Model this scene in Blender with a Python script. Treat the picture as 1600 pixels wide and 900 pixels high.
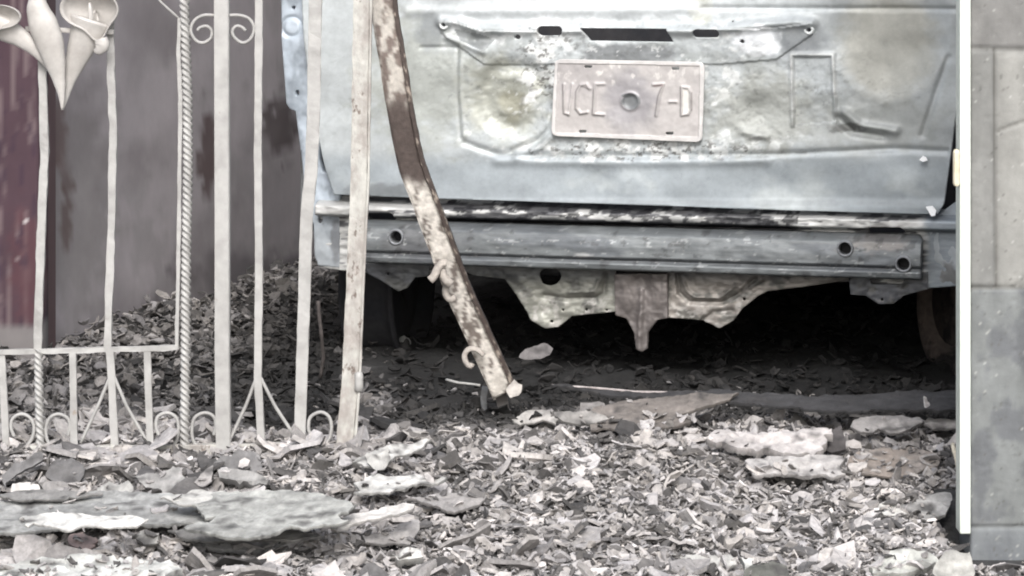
import bpy, bmesh, math, random
import numpy as np
from mathutils import Vector, Matrix
from mathutils.geometry import delaunay_2d_cdt
random.seed(7); RNG = np.random.default_rng(11)
R = math.radians
for o in list(bpy.data.objects): bpy.data.objects.remove(o)
S = bpy.context.scene
COL = S.collection
# ------------------------------------------------------------------ camera, world, sun, exposure
F = 4700.0; HY = -165.0; CH = 1.0          # focal length and horizon in photo pixels, camera height
cam = bpy.data.objects.new('camera', bpy.data.cameras.new('camera')); COL.objects.link(cam)
cam.location = (0, 0, CH); cam.rotation_euler = (R(90), 0, 0)
cam.data.sensor_width = 36; cam.data.lens = 36*F/1600
cam.data.shift_y = -(450-HY)/1600.0
cam.data.clip_end = 500; cam.data.clip_start = .05
S.camera = cam
W = bpy.data.worlds.new('World'); S.world = W; W.use_nodes = True
wn = W.node_tree; bg = wn.nodes['Background']
sky = wn.nodes.new('ShaderNodeTexSky'); sky.sky_type = 'NISHITA'; sky.sun_disc = False
SUN_EL, SUN_AZ = 40, 178      # azimuth measured clockwise from +Y: behind the camera
sky.sun_elevation = R(SUN_EL); sky.sun_rotation = R(SUN_AZ); sky.air_density = 1.2; sky.dust_density = 3
hs = wn.nodes.new('ShaderNodeHueSaturation'); hs.inputs['Saturation'].default_value = .46
wn.links.new(sky.outputs[0], hs.inputs['Color']); wn.links.new(hs.outputs[0], bg.inputs[0])
bg.inputs[1].default_value = .14
sl = bpy.data.lights.new('sun', 'SUN'); sl.energy = 1.5; sl.angle = R(22); sl.color = (1, .995, .99)
sun = bpy.data.objects.new('sun', sl); COL.objects.link(sun)
d = Vector((math.sin(R(SUN_AZ))*math.cos(R(SUN_EL)), math.cos(R(SUN_AZ))*math.cos(R(SUN_EL)), math.sin(R(SUN_EL))))
sun.rotation_euler = d.to_track_quat('Z', 'Y').to_euler(); sun.location = d*20
S.view_settings.view_transform = 'Standard'; S.view_settings.look = 'None'
S.view_settings.gamma = 1; S.view_settings.use_curve_mapping = False
S.view_settings.exposure = .9
S.render.engine = 'CYCLES'; S.cycles.filter_width = 2.0; S.render.resolution_x = 1024; S.render.resolution_y = 576

# ------------------------------------------------------------------ helpers
def lin(r, g, b):
    f = lambda c: (c/255/12.92) if c/255 <= .04045 else ((c/255+.055)/1.055)**2.4
    return np.array([f(r), f(g), f(b)])
def at(px, py, Y): return Vector(((px-800)/F*Y, Y, CH-(py-HY)/F*Y))
_tab = RNG.random((256, 256))
def vn(x, y, s=0):
    x = np.asarray(x, float)+s*17.31; y = np.asarray(y, float)+s*9.77
    xi = np.floor(x).astype(int); yi = np.floor(y).astype(int); fx = x-xi; fy = y-yi
    fx = fx*fx*(3-2*fx); fy = fy*fy*(3-2*fy)
    g = lambda i, j: _tab[i & 255, j & 255]
    return (g(xi, yi)*(1-fx)+g(xi+1, yi)*fx)*(1-fy)+(g(xi, yi+1)*(1-fx)+g(xi+1, yi+1)*fx)*fy
def fbm(x, y, s=0, o=4):
    t = 0; a = .5; n = 0
    for k in range(o):
        t = t+a*vn(np.asarray(x)*2**k, np.asarray(y)*2**k, s+k*3); n += a; a *= .55
    return t/n
def ss(e0, e1, x):
    t = np.clip((x-e0)/(e1-e0), 0, 1); return t*t*(3-2*t)
def dseg(x, y, pts):
    d = np.full(np.shape(x), 1e9)
    for (x0, y0), (x1, y1) in zip(pts[:-1], pts[1:]):
        L = (x1-x0)**2+(y1-y0)**2+1e-12
        t = np.clip(((x-x0)*(x1-x0)+(y-y0)*(y1-y0))/L, 0, 1)
        d = np.minimum(d, np.hypot(x-x0-t*(x1-x0), y-y0-t*(y1-y0)))
    return d
def ln(x, y, pts, w): return np.exp(-(dseg(x, y, pts)/w)**2)
def blob(x, y, cx, cy, rx, ry, s=0, rag=.5, soft=.25):
    r = np.hypot((x-cx)/rx, (y-cy)/ry)+(fbm(x/18, y/14, s)-.5)*2*rag
    return 1-ss(1-soft, 1+soft, r)
def inpoly(x, y, poly):
    c = np.zeros(np.shape(x), bool); n = len(poly)
    for i in range(n):
        x0, y0 = poly[i]; x1, y1 = poly[(i+1) % n]
        if y0 == y1: continue
        c ^= ((y0 > y) != (y1 > y)) & (x < (x1-x0)*(y-y0)/(y1-y0)+x0)
    return c
def mixc(c, col, m): return c*(1-m[:, None])+np.asarray(col)[None, :]*m[:, None]

def tag(o, label=None, cat=None, group=None, kind=None):
    if label: o['label'] = label
    if cat: o['category'] = cat
    if group: o['group'] = group
    if kind: o['kind'] = kind
    return o
def empty(name, loc, rz=0):
    o = bpy.data.objects.new(name, None); COL.objects.link(o); o.location = loc; o.rotation_euler = (0, 0, rz)
    o.empty_display_size = .05; return o
def mesh(name, V, Fc, mat, parent=None, world=False, cols=None, smooth=True):
    V = np.asarray(V, float).reshape(-1, 3)
    if world and parent is not None: V = V-np.array(parent.location)[None, :]
    me = bpy.data.meshes.new(name); me.from_pydata(V.tolist(), [], [list(map(int, f)) for f in Fc]); me.update()
    if cols is not None:
        a = me.color_attributes.new('Col', 'FLOAT_COLOR', 'POINT')
        cc = np.ones((len(V), 4)); cc[:, :3] = np.clip(cols, 0, 1); a.data.foreach_set('color', cc.ravel())
    if smooth: me.polygons.foreach_set('use_smooth', [True]*len(me.polygons))
    me.materials.append(mat)
    o = bpy.data.objects.new(name, me); COL.objects.link(o)
    if parent is not None: o.parent = parent
    return o

# ------------------------------------------------------------------ materials
def M(name, col=(.5, .5, .5), col2=None, scale=20, lo=.4, hi=.6, rough=.75, bump=.3, bscale=150, bdist=.001,
      metal=0, attr=False, vary=.25, vscale=60, col3=None, scale3=40, lo3=.62, hi3=.7, stretch=(1, 1, 1)):
    m = bpy.data.materials.new(name); m.use_nodes = True; nt = m.node_tree; N = nt.nodes; L = nt.links
    b = N['Principled BSDF']; b.inputs['Roughness'].default_value = rough; b.inputs['Metallic'].default_value = metal
    tc = N.new('ShaderNodeTexCoord'); mp = N.new('ShaderNodeMapping'); mp.inputs['Scale'].default_value = stretch
    L.new(tc.outputs['Object'], mp.inputs[0])
    def noise(sc, det=6):
        n = N.new('ShaderNodeTexNoise'); n.inputs['Scale'].default_value = sc; n.inputs['Detail'].default_value = det
        n.inputs['Roughness'].default_value = .65; L.new(mp.outputs[0], n.inputs['Vector']); return n
    def mr(src, a, bb, c, dd):
        r = N.new('ShaderNodeMapRange'); L.new(src, r.inputs[0])
        for i, v in enumerate((a, bb, c, dd)): r.inputs[i+1].default_value = v
        return r.outputs[0]
    def mix(f, A, B, mode='MIX'):
        x = N.new('ShaderNodeMix'); x.data_type = 'RGBA'; x.blend_type = mode
        if hasattr(f, 'links'): L.new(f, x.inputs[0])
        else: x.inputs[0].default_value = f
        for s_, v in ((x.inputs[6], A), (x.inputs[7], B)):
            if hasattr(v, 'links'): L.new(v, s_)
            else: s_.default_value = (*v, 1)
        return x.outputs[2]
    if attr:
        at_ = N.new('ShaderNodeAttribute'); at_.attribute_name = 'Col'; c = at_.outputs['Color']
    else:
        c = mix(0, col, col)
    if col2 is not None: c = mix(mr(noise(scale).outputs[0], lo, hi, 0, 1), c, col2)
    if col3 is not None: c = mix(mr(noise(scale3, 8).outputs[0], lo3, hi3, 0, 1), c, col3)
    v = N.new('ShaderNodeCombineColor'); f = mr(noise(vscale, 8).outputs[0], .3, .7, 1-vary, 1+vary*.6)
    for i in range(3): L.new(f, v.inputs[i])
    c = mix(1.0, c, v.outputs[0], 'MULTIPLY')
    L.new(c, b.inputs['Base Color'])
    bm_ = N.new('ShaderNodeBump'); bm_.inputs['Strength'].default_value = bump; bm_.inputs['Distance'].default_value = bdist
    L.new(noise(bscale, 6).outputs[0], bm_.inputs['Height']); L.new(bm_.outputs[0], b.inputs['Normal'])
    return m
m_ground = M('street concrete', (.3, .29, .29), (.2, .19, .19), 3)
m_bed = M('ash bed', attr=True, vary=.5, vscale=90, bump=.8, bscale=120, bdist=.004, rough=.95)
m_chip = M('charred chips', attr=True, vary=.35, vscale=120, bump=.6, bscale=180, bdist=.002, rough=.9)
m_sheet = M('ash coated sheet', attr=True, vary=.35, vscale=70, bump=.9, bscale=90, bdist=.003, rough=.9)
m_hatch = M('scorched bare steel', attr=True, vary=.13, vscale=50, bump=.25, bscale=70, bdist=.001, rough=.5, metal=.15)
m_beam = M('sooty steel', attr=True, vary=.25, vscale=60, bump=.4, bscale=120, bdist=.001, rough=.5, metal=.3, stretch=(.35, 1, 1.6))
m_soot_shade = M('soot black', (.022, .023, .028), (.034, .033, .036), 12, rough=.95)  # soot; also paints shade behind the beam holes and on one wheel
m_shell = M('burnt body shell', (.22, .23, .24), (.09, .075, .065), 6, .4, .65, rough=.7, bump=.3)
m_rust = M('rusty wheel', (.11, .09, .08), (.16, .125, .11), 25, .4, .6, rough=.85, col3=(.03, .025, .025), scale3=12, lo3=.5, hi3=.6)
m_gate = M('cream gate paint', (.36, .352, .34), (.27, .262, .253), 14, .45, .65, rough=.55, bump=.35, bscale=160, bdist=.001, vary=.12,
           col3=(.24, .20, .17), scale3=45, lo3=.66, hi3=.73)
m_stile = M('peeling gate paint', (.43, .42, .39), (.29, .265, .245), 16, .42, .6, rough=.7, bump=.6, bscale=120, bdist=.0015, vary=.2,
            col3=(.13, .10, .085), scale3=38, lo3=.59, hi3=.66, stretch=(1.4, 1, .8))
m_lily = M('cast lily metal', (.44, .42, .40), (.36, .34, .32), 9, rough=.42, bump=.3, bscale=90, metal=.1, vary=.14, col3=(.22, .2, .19), scale3=30, lo3=.62, hi3=.75)
m_post = M('bent post metal', attr=True, vary=.3, vscale=90, bump=.8, bscale=130, bdist=.002, rough=.75)
m_wall = M('stained concrete wall', attr=True, vary=.09, vscale=14, bump=.2, bscale=40, bdist=.002, rough=.9)
m_pillar = M('cast concrete', attr=True, vary=.12, vscale=45, bump=.5, bscale=140, bdist=.0012, rough=.85)
m_jamb = M('pale green jamb paint', (.68, .72, .66), (.58, .62, .56), 12, rough=.5, bump=.3, vary=.12, bscale=60, col3=(.3, .28, .24), scale3=30, lo3=.64, hi3=.7)
m_cream = M('cream latch', (.74, .68, .52), (.6, .52, .38), 20, rough=.5)
m_plate = M('scorched plate', attr=True, vary=.08, vscale=90, bump=.2, bscale=120, bdist=.0006, rough=.45, metal=.1)
m_white = M('white glint', (.95, .95, .94), rough=.3, vary=.05)
m_roof = M('sooty roof slab', (.10, .095, .09), (.05, .05, .05), 4, rough=.95)

# ------------------------------------------------------------------ generic builders
def bxv(x0, x1, y0, y1, z0, z1):
    V = [(x, y, z) for x in (x0, x1) for y in (y0, y1) for z in (z0, z1)]
    Fc = [(0, 1, 3, 2), (4, 6, 7, 5), (0, 4, 5, 1), (2, 3, 7, 6), (0, 2, 6, 4), (1, 5, 7, 3)]
    return V, Fc
def bevel_box(name, x0, x1, y0, y1, z0, z1, mat, parent=None, world=False, bev=.003):
    V, Fc = bxv(x0, x1, y0, y1, z0, z1)
    o = mesh(name, V, Fc, mat, parent, world, smooth=False)
    bm = bmesh.new(); bm.from_mesh(o.data)
    bmesh.ops.recalc_face_normals(bm, faces=bm.faces)
    bmesh.ops.bevel(bm, geom=bm.edges[:], offset=bev, segments=2, affect='EDGES', profile=.5)
    bm.to_mesh(o.data); bm.free(); return o
def relief(name, parent, mat, outline, holes, P, cfun, res, thick=.004, flip=False):
    """dense relief panel: 2D outline (a,b), P(a,b)->xyz, thickness vector via P offset h"""
    ol = np.array(outline, float); a0, b0 = ol.min(0); a1, b1 = ol.max(0)
    na = int((a1-a0)/res)+2; nb = int((b1-b0)/res)+2
    A, B = np.meshgrid(np.linspace(a0, a1, na), np.linspace(b0, b1, nb), indexing='ij')
    ca = (A[:-1, :-1]+A[1:, 1:])/2; cb = (B[:-1, :-1]+B[1:, 1:])/2
    ins = inpoly(ca, cb, outline)
    for h in holes: ins &= ~inpoly(ca, cb, h)
    idx = np.arange(na*nb).reshape(na, nb)
    I, J = np.nonzero(ins)
    q = np.stack([idx[I, J], idx[I+1, J], idx[I+1, J+1], idx[I, J+1]], 1)
    # boundary edges
    from collections import Counter
    E = np.concatenate([q[:, [0, 1]], q[:, [1, 2]], q[:, [2, 3]], q[:, [3, 0]]])
    key = np.minimum(E[:, 0], E[:, 1]).astype(np.int64)*10**8+np.maximum(E[:, 0], E[:, 1])
    u, inv, cnt = np.unique(key, return_inverse=True, return_counts=True)
    BE = E[cnt[inv] == 1]
    bv = np.unique(BE)
    a = A.ravel().copy(); b = B.ravel().copy()
    # snap boundary verts on outline/hole edges
    x, y = a[bv], b[bv]; best = np.full(len(bv), 1e9); nx, ny = x.copy(), y.copy()
    for poly in [outline]+list(holes):
        n = len(poly)
        for i in range(n):
            x0, y0 = poly[i]; x1, y1 = poly[(i+1) % n]; L = (x1-x0)**2+(y1-y0)**2+1e-14
            t = np.clip(((x-x0)*(x1-x0)+(y-y0)*(y1-y0))/L, 0, 1)
            qx, qy = x0+t*(x1-x0), y0+t*(y1-y0); dd = np.hypot(x-qx, y-qy); m_ = dd < best
            best[m_] = dd[m_]; nx[m_] = qx[m_]; ny[m_] = qy[m_]
    ok = best < res*1.6
    a[bv[ok]] = nx[ok]; b[bv[ok]] = ny[ok]
    used = np.unique(q); rm = -np.ones(na*nb, int); rm[used] = np.arange(len(used))
    a, b = a[used], b[used]; q = rm[q]; BE = rm[BE]; bvn = rm[bv]
    V = P(a, b, 0.0); cols = cfun(a, b)
    Vb = P(a[bvn], b[bvn], thick); bm_ = {int(v): len(a)+k for k, v in enumerate(bvn)}
    V = np.vstack([V, Vb]); cols = np.vstack([cols, cols[bvn]*.8])
    side = [(e[1], e[0], bm_[int(e[0])], bm_[int(e[1])]) for e in BE]
    Fc = [tuple(r) for r in q]+side
    if flip: Fc = [f[::-1] for f in Fc]
    return mesh(name, V, Fc, mat, parent, cols=cols)
def sweep(pts, w, dd=None, sides=4, twist=0, jit=0, seed=0, res=.01, wend=None, up=(0, 1, 0), cap=True, lobes=0):
    """bar along 3D polyline; w across, dd deep (metres). returns V,F"""
    P_ = [Vector(p) for p in pts]; L = [0]
    for i in range(1, len(P_)): L.append(L[-1]+(P_[i]-P_[i-1]).length)
    n = max(2, int(L[-1]/res)+1); out = []; Fc = []; up = Vector(up)
    dd = dd or w
    for k in range(n):
        s = L[-1]*k/(n-1); i = 0
        while i < len(L)-2 and s > L[i+1]: i += 1
        t = (s-L[i])/max(1e-9, L[i+1]-L[i]); p = P_[i].lerp(P_[i+1], t)
        s0 = max(0, s-res*1.5); s1 = min(L[-1], s+res*1.5)
        def pos(s):
            i = 0
            while i < len(L)-2 and s > L[i+1]: i += 1
            return P_[i].lerp(P_[i+1], (s-L[i])/max(1e-9, L[i+1]-L[i]))
        T = (pos(s1)-pos(s0)).normalized(); Sd = T.cross(up).normalized(); N_ = Sd.cross(T).normalized()
        ww = w+(wend-w)*s/L[-1] if wend else w; tw = twist*s
        if sides == 5: ring = [(-.5+i/8, -.5) for i in range(9)]+[(.5, 0)]+[(.5-i/8, .5) for i in range(9)]+[(-.5, 0)]
        elif sides == 4: ring = [(-.5, -.5), (-.42, -.5), (.42, -.5), (.5, -.42), (.5, .42), (.42, .5), (-.42, .5), (-.5, .42)]
        else: ring = [(.5*math.cos(2*math.pi*j/sides), .5*math.sin(2*math.pi*j/sides)) for j in range(sides)]
        for j, (x, y) in enumerate(ring):
            if lobes:
                an = math.atan2(y, x); r_ = .46*(1+.26*math.cos(lobes*an)); x, y = r_*math.cos(an+tw), r_*math.sin(an+tw)
            jj = jit*(float(vn(s*60, j*2.3, seed))-.5)*2
            q = p+Sd*(x*(ww+jj))+N_*(y*(dd*(ww/w)+jj)); out.append(q)
    m = len(ring)
    for k in range(n-1):
        for j in range(m): Fc.append((k*m+j, k*m+(j+1) % m, (k+1)*m+(j+1) % m, (k+1)*m+j))
    if cap: Fc.append(tuple(range(m))[::-1]); Fc.append(tuple((n-1)*m+j for j in range(m)))
    return [tuple(v) for v in out], Fc
def catmull(pts, n=6):
    p = [Vector(q) for q in pts]; p = [p[0]*2-p[1]]+p+[p[-1]*2-p[-2]]; out = []
    for i in range(1, len(p)-2):
        for k in range(n):
            t = k/n; a, b, c, d_ = p[i-1:i+3]
            out.append(.5*((2*b)+(c-a)*t+(2*a-5*b+4*c-d_)*t*t+(3*b-a-3*c+d_)*t**3))
    out.append(p[-2]); return out

# ------------------------------------------------------------------ layout frames
TH = R(14); C, Sn = math.cos(TH), math.sin(TH); CX, CY = .236, 6.0    # the car and the garage are turned 14 degrees
def car_uz(px, py, w=0.0):
    k = (px-800)/F; u = (k*(CY+w*C)-CX-w*Sn)/(C+k*Sn); Y = CY-u*Sn+w*C
    return u, CH-(py-HY)/F*Y
def car_px(u, w, z):
    X = CX+u*C+w*Sn; Y = CY-u*Sn+w*C
    return 800+F*X/Y, HY+F*(CH-z)/Y
def cp(poly, w=0.0): return [car_uz(x, y, w) for x, y in poly]
WX, WY = -.992, 5.83                      # a point of the left wall
def wall_dist(X, Y): return (X-WX)*C-(Y-WY)*Sn
def hz(X, Y):
    X = np.asarray(X, float); Y = np.asarray(Y, float)
    z = np.interp(Y, [3.7, 4.3, 4.6, 4.85, 5.1, 5.4, 5.8, 9], [0, .015, .055, .095, .085, .055, .03, .025])
    z = z*(1-.35*ss(.2, .7, X)*ss(5.3, 4.8, Y))
    z = z+ss(5.0, 5.5, Y)*np.interp(Y, [5.8, 7.2], [.095, .03])*np.exp(-np.maximum(wall_dist(X, Y), 0)/.22)
    z = z+(fbm(X*4, Y*4, 5)-.5)*.06*ss(3.6, 4.4, Y)+(fbm(X*14, Y*14, 9, 3)-.5)*.024*ss(3.6, 4.4, Y)
    z = z*(1-.9*ss(.60, .67, X)*ss(4.72, 4.6, Y))
    return np.maximum(z, .004)
def on_rubble(px, py, lift=0.0):
    Y = 4.0
    while Y < 9:
        p = at(px, py, Y)
        if p.z <= float(hz(p.x, Y))+lift: break
        Y += .01
    return Y

# ------------------------------------------------------------------ ground and rubble bed
V, Fc = bxv(-150, 150, -150, 150, -.3, 0); tag(mesh('ground', V, Fc, m_ground, smooth=False), kind='structure')
gx = np.arange(-1.9, 1.35, .012); gy = np.arange(3.5, 9.2, .012)
GX, GY = np.meshgrid(gx, gy, indexing='ij'); GZ = hz(GX, GY)
edge = np.minimum.reduce([GX+1.9, 1.35-GX, GY-3.5]); GZ = np.where(edge < .1, np.minimum(GZ, .004+edge*.3), GZ)
nx, ny = GX.shape; ii = np.arange(nx*ny).reshape(nx, ny)
q = np.stack([ii[:-1, :-1], ii[1:, :-1], ii[1:, 1:], ii[:-1, 1:]], -1).reshape(-1, 4)
def char_shade(X, Y):
    """how dark the litter is: char, plus shade under the car painted in"""
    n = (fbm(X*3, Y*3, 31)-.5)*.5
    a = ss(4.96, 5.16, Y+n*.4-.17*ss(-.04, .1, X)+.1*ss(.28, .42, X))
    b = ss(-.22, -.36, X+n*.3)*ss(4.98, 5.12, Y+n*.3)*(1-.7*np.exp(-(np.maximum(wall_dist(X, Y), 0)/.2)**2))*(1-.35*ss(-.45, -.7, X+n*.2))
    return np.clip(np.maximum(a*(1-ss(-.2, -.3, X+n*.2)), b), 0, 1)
ch = char_shade(GX, GY).ravel()
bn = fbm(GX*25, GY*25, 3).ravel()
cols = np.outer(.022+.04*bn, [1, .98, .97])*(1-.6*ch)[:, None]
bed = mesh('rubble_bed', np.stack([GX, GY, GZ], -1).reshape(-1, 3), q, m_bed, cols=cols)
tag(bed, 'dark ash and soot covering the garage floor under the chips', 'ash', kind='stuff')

def chips(name, n, xr, yr, sz, lab, dens=None, tilt=.5, light=1.0, lay=.014, seed=1):
    rg = np.random.default_rng(seed)
    X = rg.uniform(*xr, n); Y = rg.uniform(*yr, n)
    keep = (np.abs(X) < Y*.19+.08) & (wall_dist(X, Y) > .02)
    keep &= ~((X > .655) & (Y > 4.40) & (Y < 4.75))
    if dens is not None: keep &= rg.random(n) < dens(X, Y)
    X, Y = X[keep], Y[keep]; n = len(X)
    s = np.clip(np.exp(rg.normal(math.log(sz), .45, n)), 0, sz*2.1); asp = rg.uniform(.28, .8, n)
    g = np.array([(i, j) for j in (-1, 0, 1) for i in (-1, -.35, .35, 1)], float)   # 4x3 grid of points
    m = len(g)
    px = g[:, 0][None, :]*s[:, None]/2*(1+rg.normal(0, .13, (n, m))); py = g[:, 1][None, :]*(s*asp)[:, None]/2*(1+rg.normal(0, .16, (n, m)))
    # pull corners in for irregular outline
    corner = (np.abs(g[:, 0]) == 1) & (np.abs(g[:, 1]) == 1); f = 1-rg.uniform(0, .6, (n, m))*corner[None, :]
    px *= f; py *= 1-(1-f)*.6
    k = rg.normal(0, .42, n)/s; k2 = rg.normal(0, .3, n)/s; tw = rg.normal(0, .35, n)/s
    pz = k[:, None]*px**2+k2[:, None]*py**2*2+tw[:, None]*px*py+rg.normal(0, .03, (n, m))*s[:, None]
    rz = rg.uniform(0, 6.283, n); rx = rg.normal(0, tilt, n); ry = rg.normal(0, tilt, n)
    rz = np.where(rg.random(n) < .55, rg.normal(0, .5, n), rz)
    th = np.clip(s*rg.uniform(.04, .14, n), .0012, .008)
    P = np.stack([px, py, pz], -1); Pb = P.copy(); Pb[..., 2] -= th[:, None]
    P = np.concatenate([P, Pb], 1)
    cx_, sx_ = np.cos(rx)[:, None], np.sin(rx)[:, None]; cy_, sy_ = np.cos(ry)[:, None], np.sin(ry)[:, None]; cz_, sz_ = np.cos(rz)[:, None], np.sin(rz)[:, None]
    x, y, z = P[..., 0], P[..., 1], P[..., 2]
    x, y = x*cz_-y*sz_, x*sz_+y*cz_
    y, z = y*cx_-z*sx_, y*sx_+z*cx_
    x, z = x*cy_+z*sy_, -x*sy_+z*cy_
    base = hz(X, Y)+rg.uniform(.0, lay, n)
    keep = np.ones(n, bool); dim = np.zeros(n, bool)
    for ol_, (p0x, p0y, p0z), (n0, n1_, n2_) in SHEETS:
        ins = inpoly(X, Y, ol_); top_ = p0z-((X-p0x)*n0+(Y-p0y)*n1_)/n2_+.004
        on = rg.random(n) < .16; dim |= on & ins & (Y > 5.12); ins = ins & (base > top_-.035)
        base = np.where(ins & on, top_, base); keep &= ~(ins & ~on) & ~(ins & (s > .03))
    s[~keep] = 0
    x = x*keep[:, None]; y = y*keep[:, None]; z = np.where(keep[:, None], z, -.2)
    P = np.stack([x+X[:, None], y+Y[:, None], z+base[:, None]], -1)
    f_ = []
    for j in range(2):
        for i in range(3):
            a = j*4+i; f_.append((a, a+1, a+5, a+4)); f_.append((a+m, a+4+m, a+5+m, a+1+m))
    ring = [0, 1, 2, 3, 7, 11, 10, 9, 8, 4]
    for a, b in zip(ring, ring[1:]+ring[:1]): f_.append((b, a, a+m, b+m))
    f_ = np.array(f_); Q = (f_[None]+(np.arange(n)*2*m)[:, None, None]).reshape(-1, 4)
    c = char_shade(X, Y)
    v = rg.random(n); al = np.where(v < .3, rg.uniform(.04, .1, n), np.where(v < .96, rg.uniform(.15, .36, n), rg.uniform(.36, .52, n)))*(.75+.5*fbm(X*6, Y*9, 77))
    al = al*light*(1-.93*c)+rg.uniform(0, .012, n)  # albedo lowered by char and by painted shade under the car
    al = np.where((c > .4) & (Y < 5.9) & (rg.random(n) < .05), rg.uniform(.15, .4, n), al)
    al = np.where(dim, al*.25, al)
    t = rg.random(n)
    tint = np.stack([1.01+.05*t, .965+.02*t, .97-.04*t], 1)
    ccol = al[:, None]*tint
    cc = np.repeat(ccol[:, None, :], 2*m, 1)*(1-.25*rg.random((n, 2*m, 1)))
    o = mesh(name, P.reshape(-1, 3), Q, m_chip, cols=cc.reshape(-1, 3), smooth=False)
    tag(o, lab, 'debris', kind='stuff'); return o
SHEETS = []

# ------------------------------------------------------------------ left wall, pilaster, garage shell
def wall_P(t, z, h):
    n = (fbm(t*4, z*5, 41)-.5)*.006
    d_ = n+h*0
    return np.stack([WX+Sn*t+C*d_-C*h, WY+C*t-Sn*d_+Sn*h, z], -1)
def wall_c(t, z):
    X = WX+Sn*t; Y = WY+C*t; px = 800+F*X/Y; py = HY+F*(CH-z)/Y
    c = np.tile(lin(182, 176, 180), (len(t), 1)); n = fbm(t*3, z*5, 2)
    c = c*(.8+.4*n)[:, None]
    c = mixc(c, lin(150, 146, 145), .6*blob(px, py, 115, 330, 60, 160, 3, .9, .4))
    c = mixc(c, lin(112, 84, 78), .85*blob(px, py, 90, 205, 16, 90, 4, 1.0, .3))
    c = mixc(c, lin(100, 78, 74), .7*blob(px, py, 105, 330, 9, 60, 5, 1.1, .3))
    c = mixc(c, lin(86, 62, 60), .8*blob(px, py, 325, 235, 14, 60, 6, 1.0, .3))
    c = mixc(c, lin(60, 44, 45), .8*blob(px, py, 440, 190, 26, 50, 7, 1.0, .3))
    c = mixc(c, lin(70, 66, 70), .6*blob(px, py, 400, 430, 120, 40, 8, .8, .4))
    c = mixc(c, lin(158, 154, 156), .5*ss(.56, .7, fbm(t*7, z*11, 9)))
    c = mixc(c, lin(126, 120, 122), .5*ss(.45, .75, fbm(t*2.5, z*6, 10)))
    return c
relief('concrete_wall', None, m_wall, [(-.6, -.02), (4.9, -.02), (4.9, 2.3), (-.6, 2.3)], [], wall_P, wall_c, .02, .15, flip=True)
wl = bpy.data.objects['concrete_wall']; tag(wl, 'grey concrete side wall with brown burn stains behind the gate', 'wall')
# peeling maroon pilaster at the left edge
px1 = at(60, 0, 5.72).x
pil = empty('painted_pilaster', (px1-.12, 5.75, 0)); tag(pil, 'maroon painted pilaster with peeling streaks at the wall end', 'pilaster')
zb = CH-(515-HY)/F*5.72
def pil_P(a, b, h):
    n = (fbm(a*30, b*6, 12)-.5)*.014
    return np.stack([a-pil.location.x, 5.72+n+h-pil.location.y, b], -1)
def pil_c(a, b):
    px = 800+F*a/5.72; py = HY+F*(CH-b)/5.72
    c = np.tile(lin(72, 54, 62), (len(a), 1)); n = fbm(px/7, py/70, 13)
    c = mixc(c, lin(112, 98, 100), ss(.5, .68, n)*.8)
    c = mixc(c, lin(84, 54, 60), .7*blob(px, py, 40, 420, 22, 90, 14, .7, .4))
    c = mixc(c, lin(58, 42, 56), .7*ss(.58, .7, fbm(px/10, py/50, 15)))
    c = mixc(c, lin(205, 200, 200), .8*ss(.76, .80, fbm(px/4, py/60, 16)))
    c = mixc(c, lin(120, 116, 116), ss(505, 522, py+8*n))
    return c
relief('painted_face', pil, m_wall, [(-1.9, -.02), (px1, -.02), (px1, 2.3), (-1.9, 2.3)], [], pil_P, pil_c, .008, .12)
V, Fc = bxv(px1-.02, px1-.002, 5.73, 5.95, 0, 2.29); mesh('return_face', V, Fc, m_wall, pil, True, cols=np.tile(lin(110, 90, 92), (8, 1)), smooth=False)
V, Fc = bxv(-2.4, 2.4, 7.3, 10.8, 2.32, 2.5); tag(mesh('garage_roof', V, Fc, m_roof, smooth=False), 'sooty concrete slab roofing the garage above the car', 'roof')  # unseen slab, front edge set back so light reaches the wall
def uwbox(name, u0, u1, w0, w1, z0, z1, mat, lab, cat):
    V, Fc = bxv(u0, u1, w0, w1, z0, z1)
    o = mesh(name, V, Fc, mat, smooth=False); o.location = (CX, CY, 0); o.rotation_euler = (0, 0, -TH); return tag(o, lab, cat)
m_side = M('smoked side wall', (.2, .195, .19), (.1, .1, .1), 4, rough=.9)
uwbox('garage_side_wall', .98, 1.12, -1.02, 4.6, 0, 2.3, m_side, 'smoke stained side wall on the right of the burnt car', 'wall')
uwbox('garage_back_wall', -1.15, 1.12, 4.2, 4.35, 0, 2.3, m_roof, 'soot black back wall at the far end of the garage', 'wall')

# ------------------------------------------------------------------ the burnt car
car = empty('burnt_car', (CX, CY, 0), -TH)
tag(car, 'burnt out hatchback stripped to pale bare steel with scorched number plate', 'car')
def uzP(wfun):
    def P(a, b, h): return np.stack([a, wfun(a, b)+h, b], -1)
    return P
def pill(x0, x1, y0, y1, sk=0):
    r = (y1-y0)/2; ym = (y0+y1)/2; pts = []
    for k in range(9): a = math.pi/2+math.pi*k/8; pts.append((x0+r+r*math.cos(a), ym-r*math.sin(a)))
    for k in range(9): a = -math.pi/2+math.pi*k/8; pts.append((x1-r+r*math.cos(a)+sk, ym-r*math.sin(a)))
    return pts
def circ(x, y, r, ry=None, n=14, rag=0): return [(x+r*math.cos(2*math.pi*k/n)*(1+random.uniform(-rag, rag)), y+(ry or r)*math.sin(2*math.pi*k/n)*(1+random.uniform(-rag, rag))) for k in range(n)]
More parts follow.
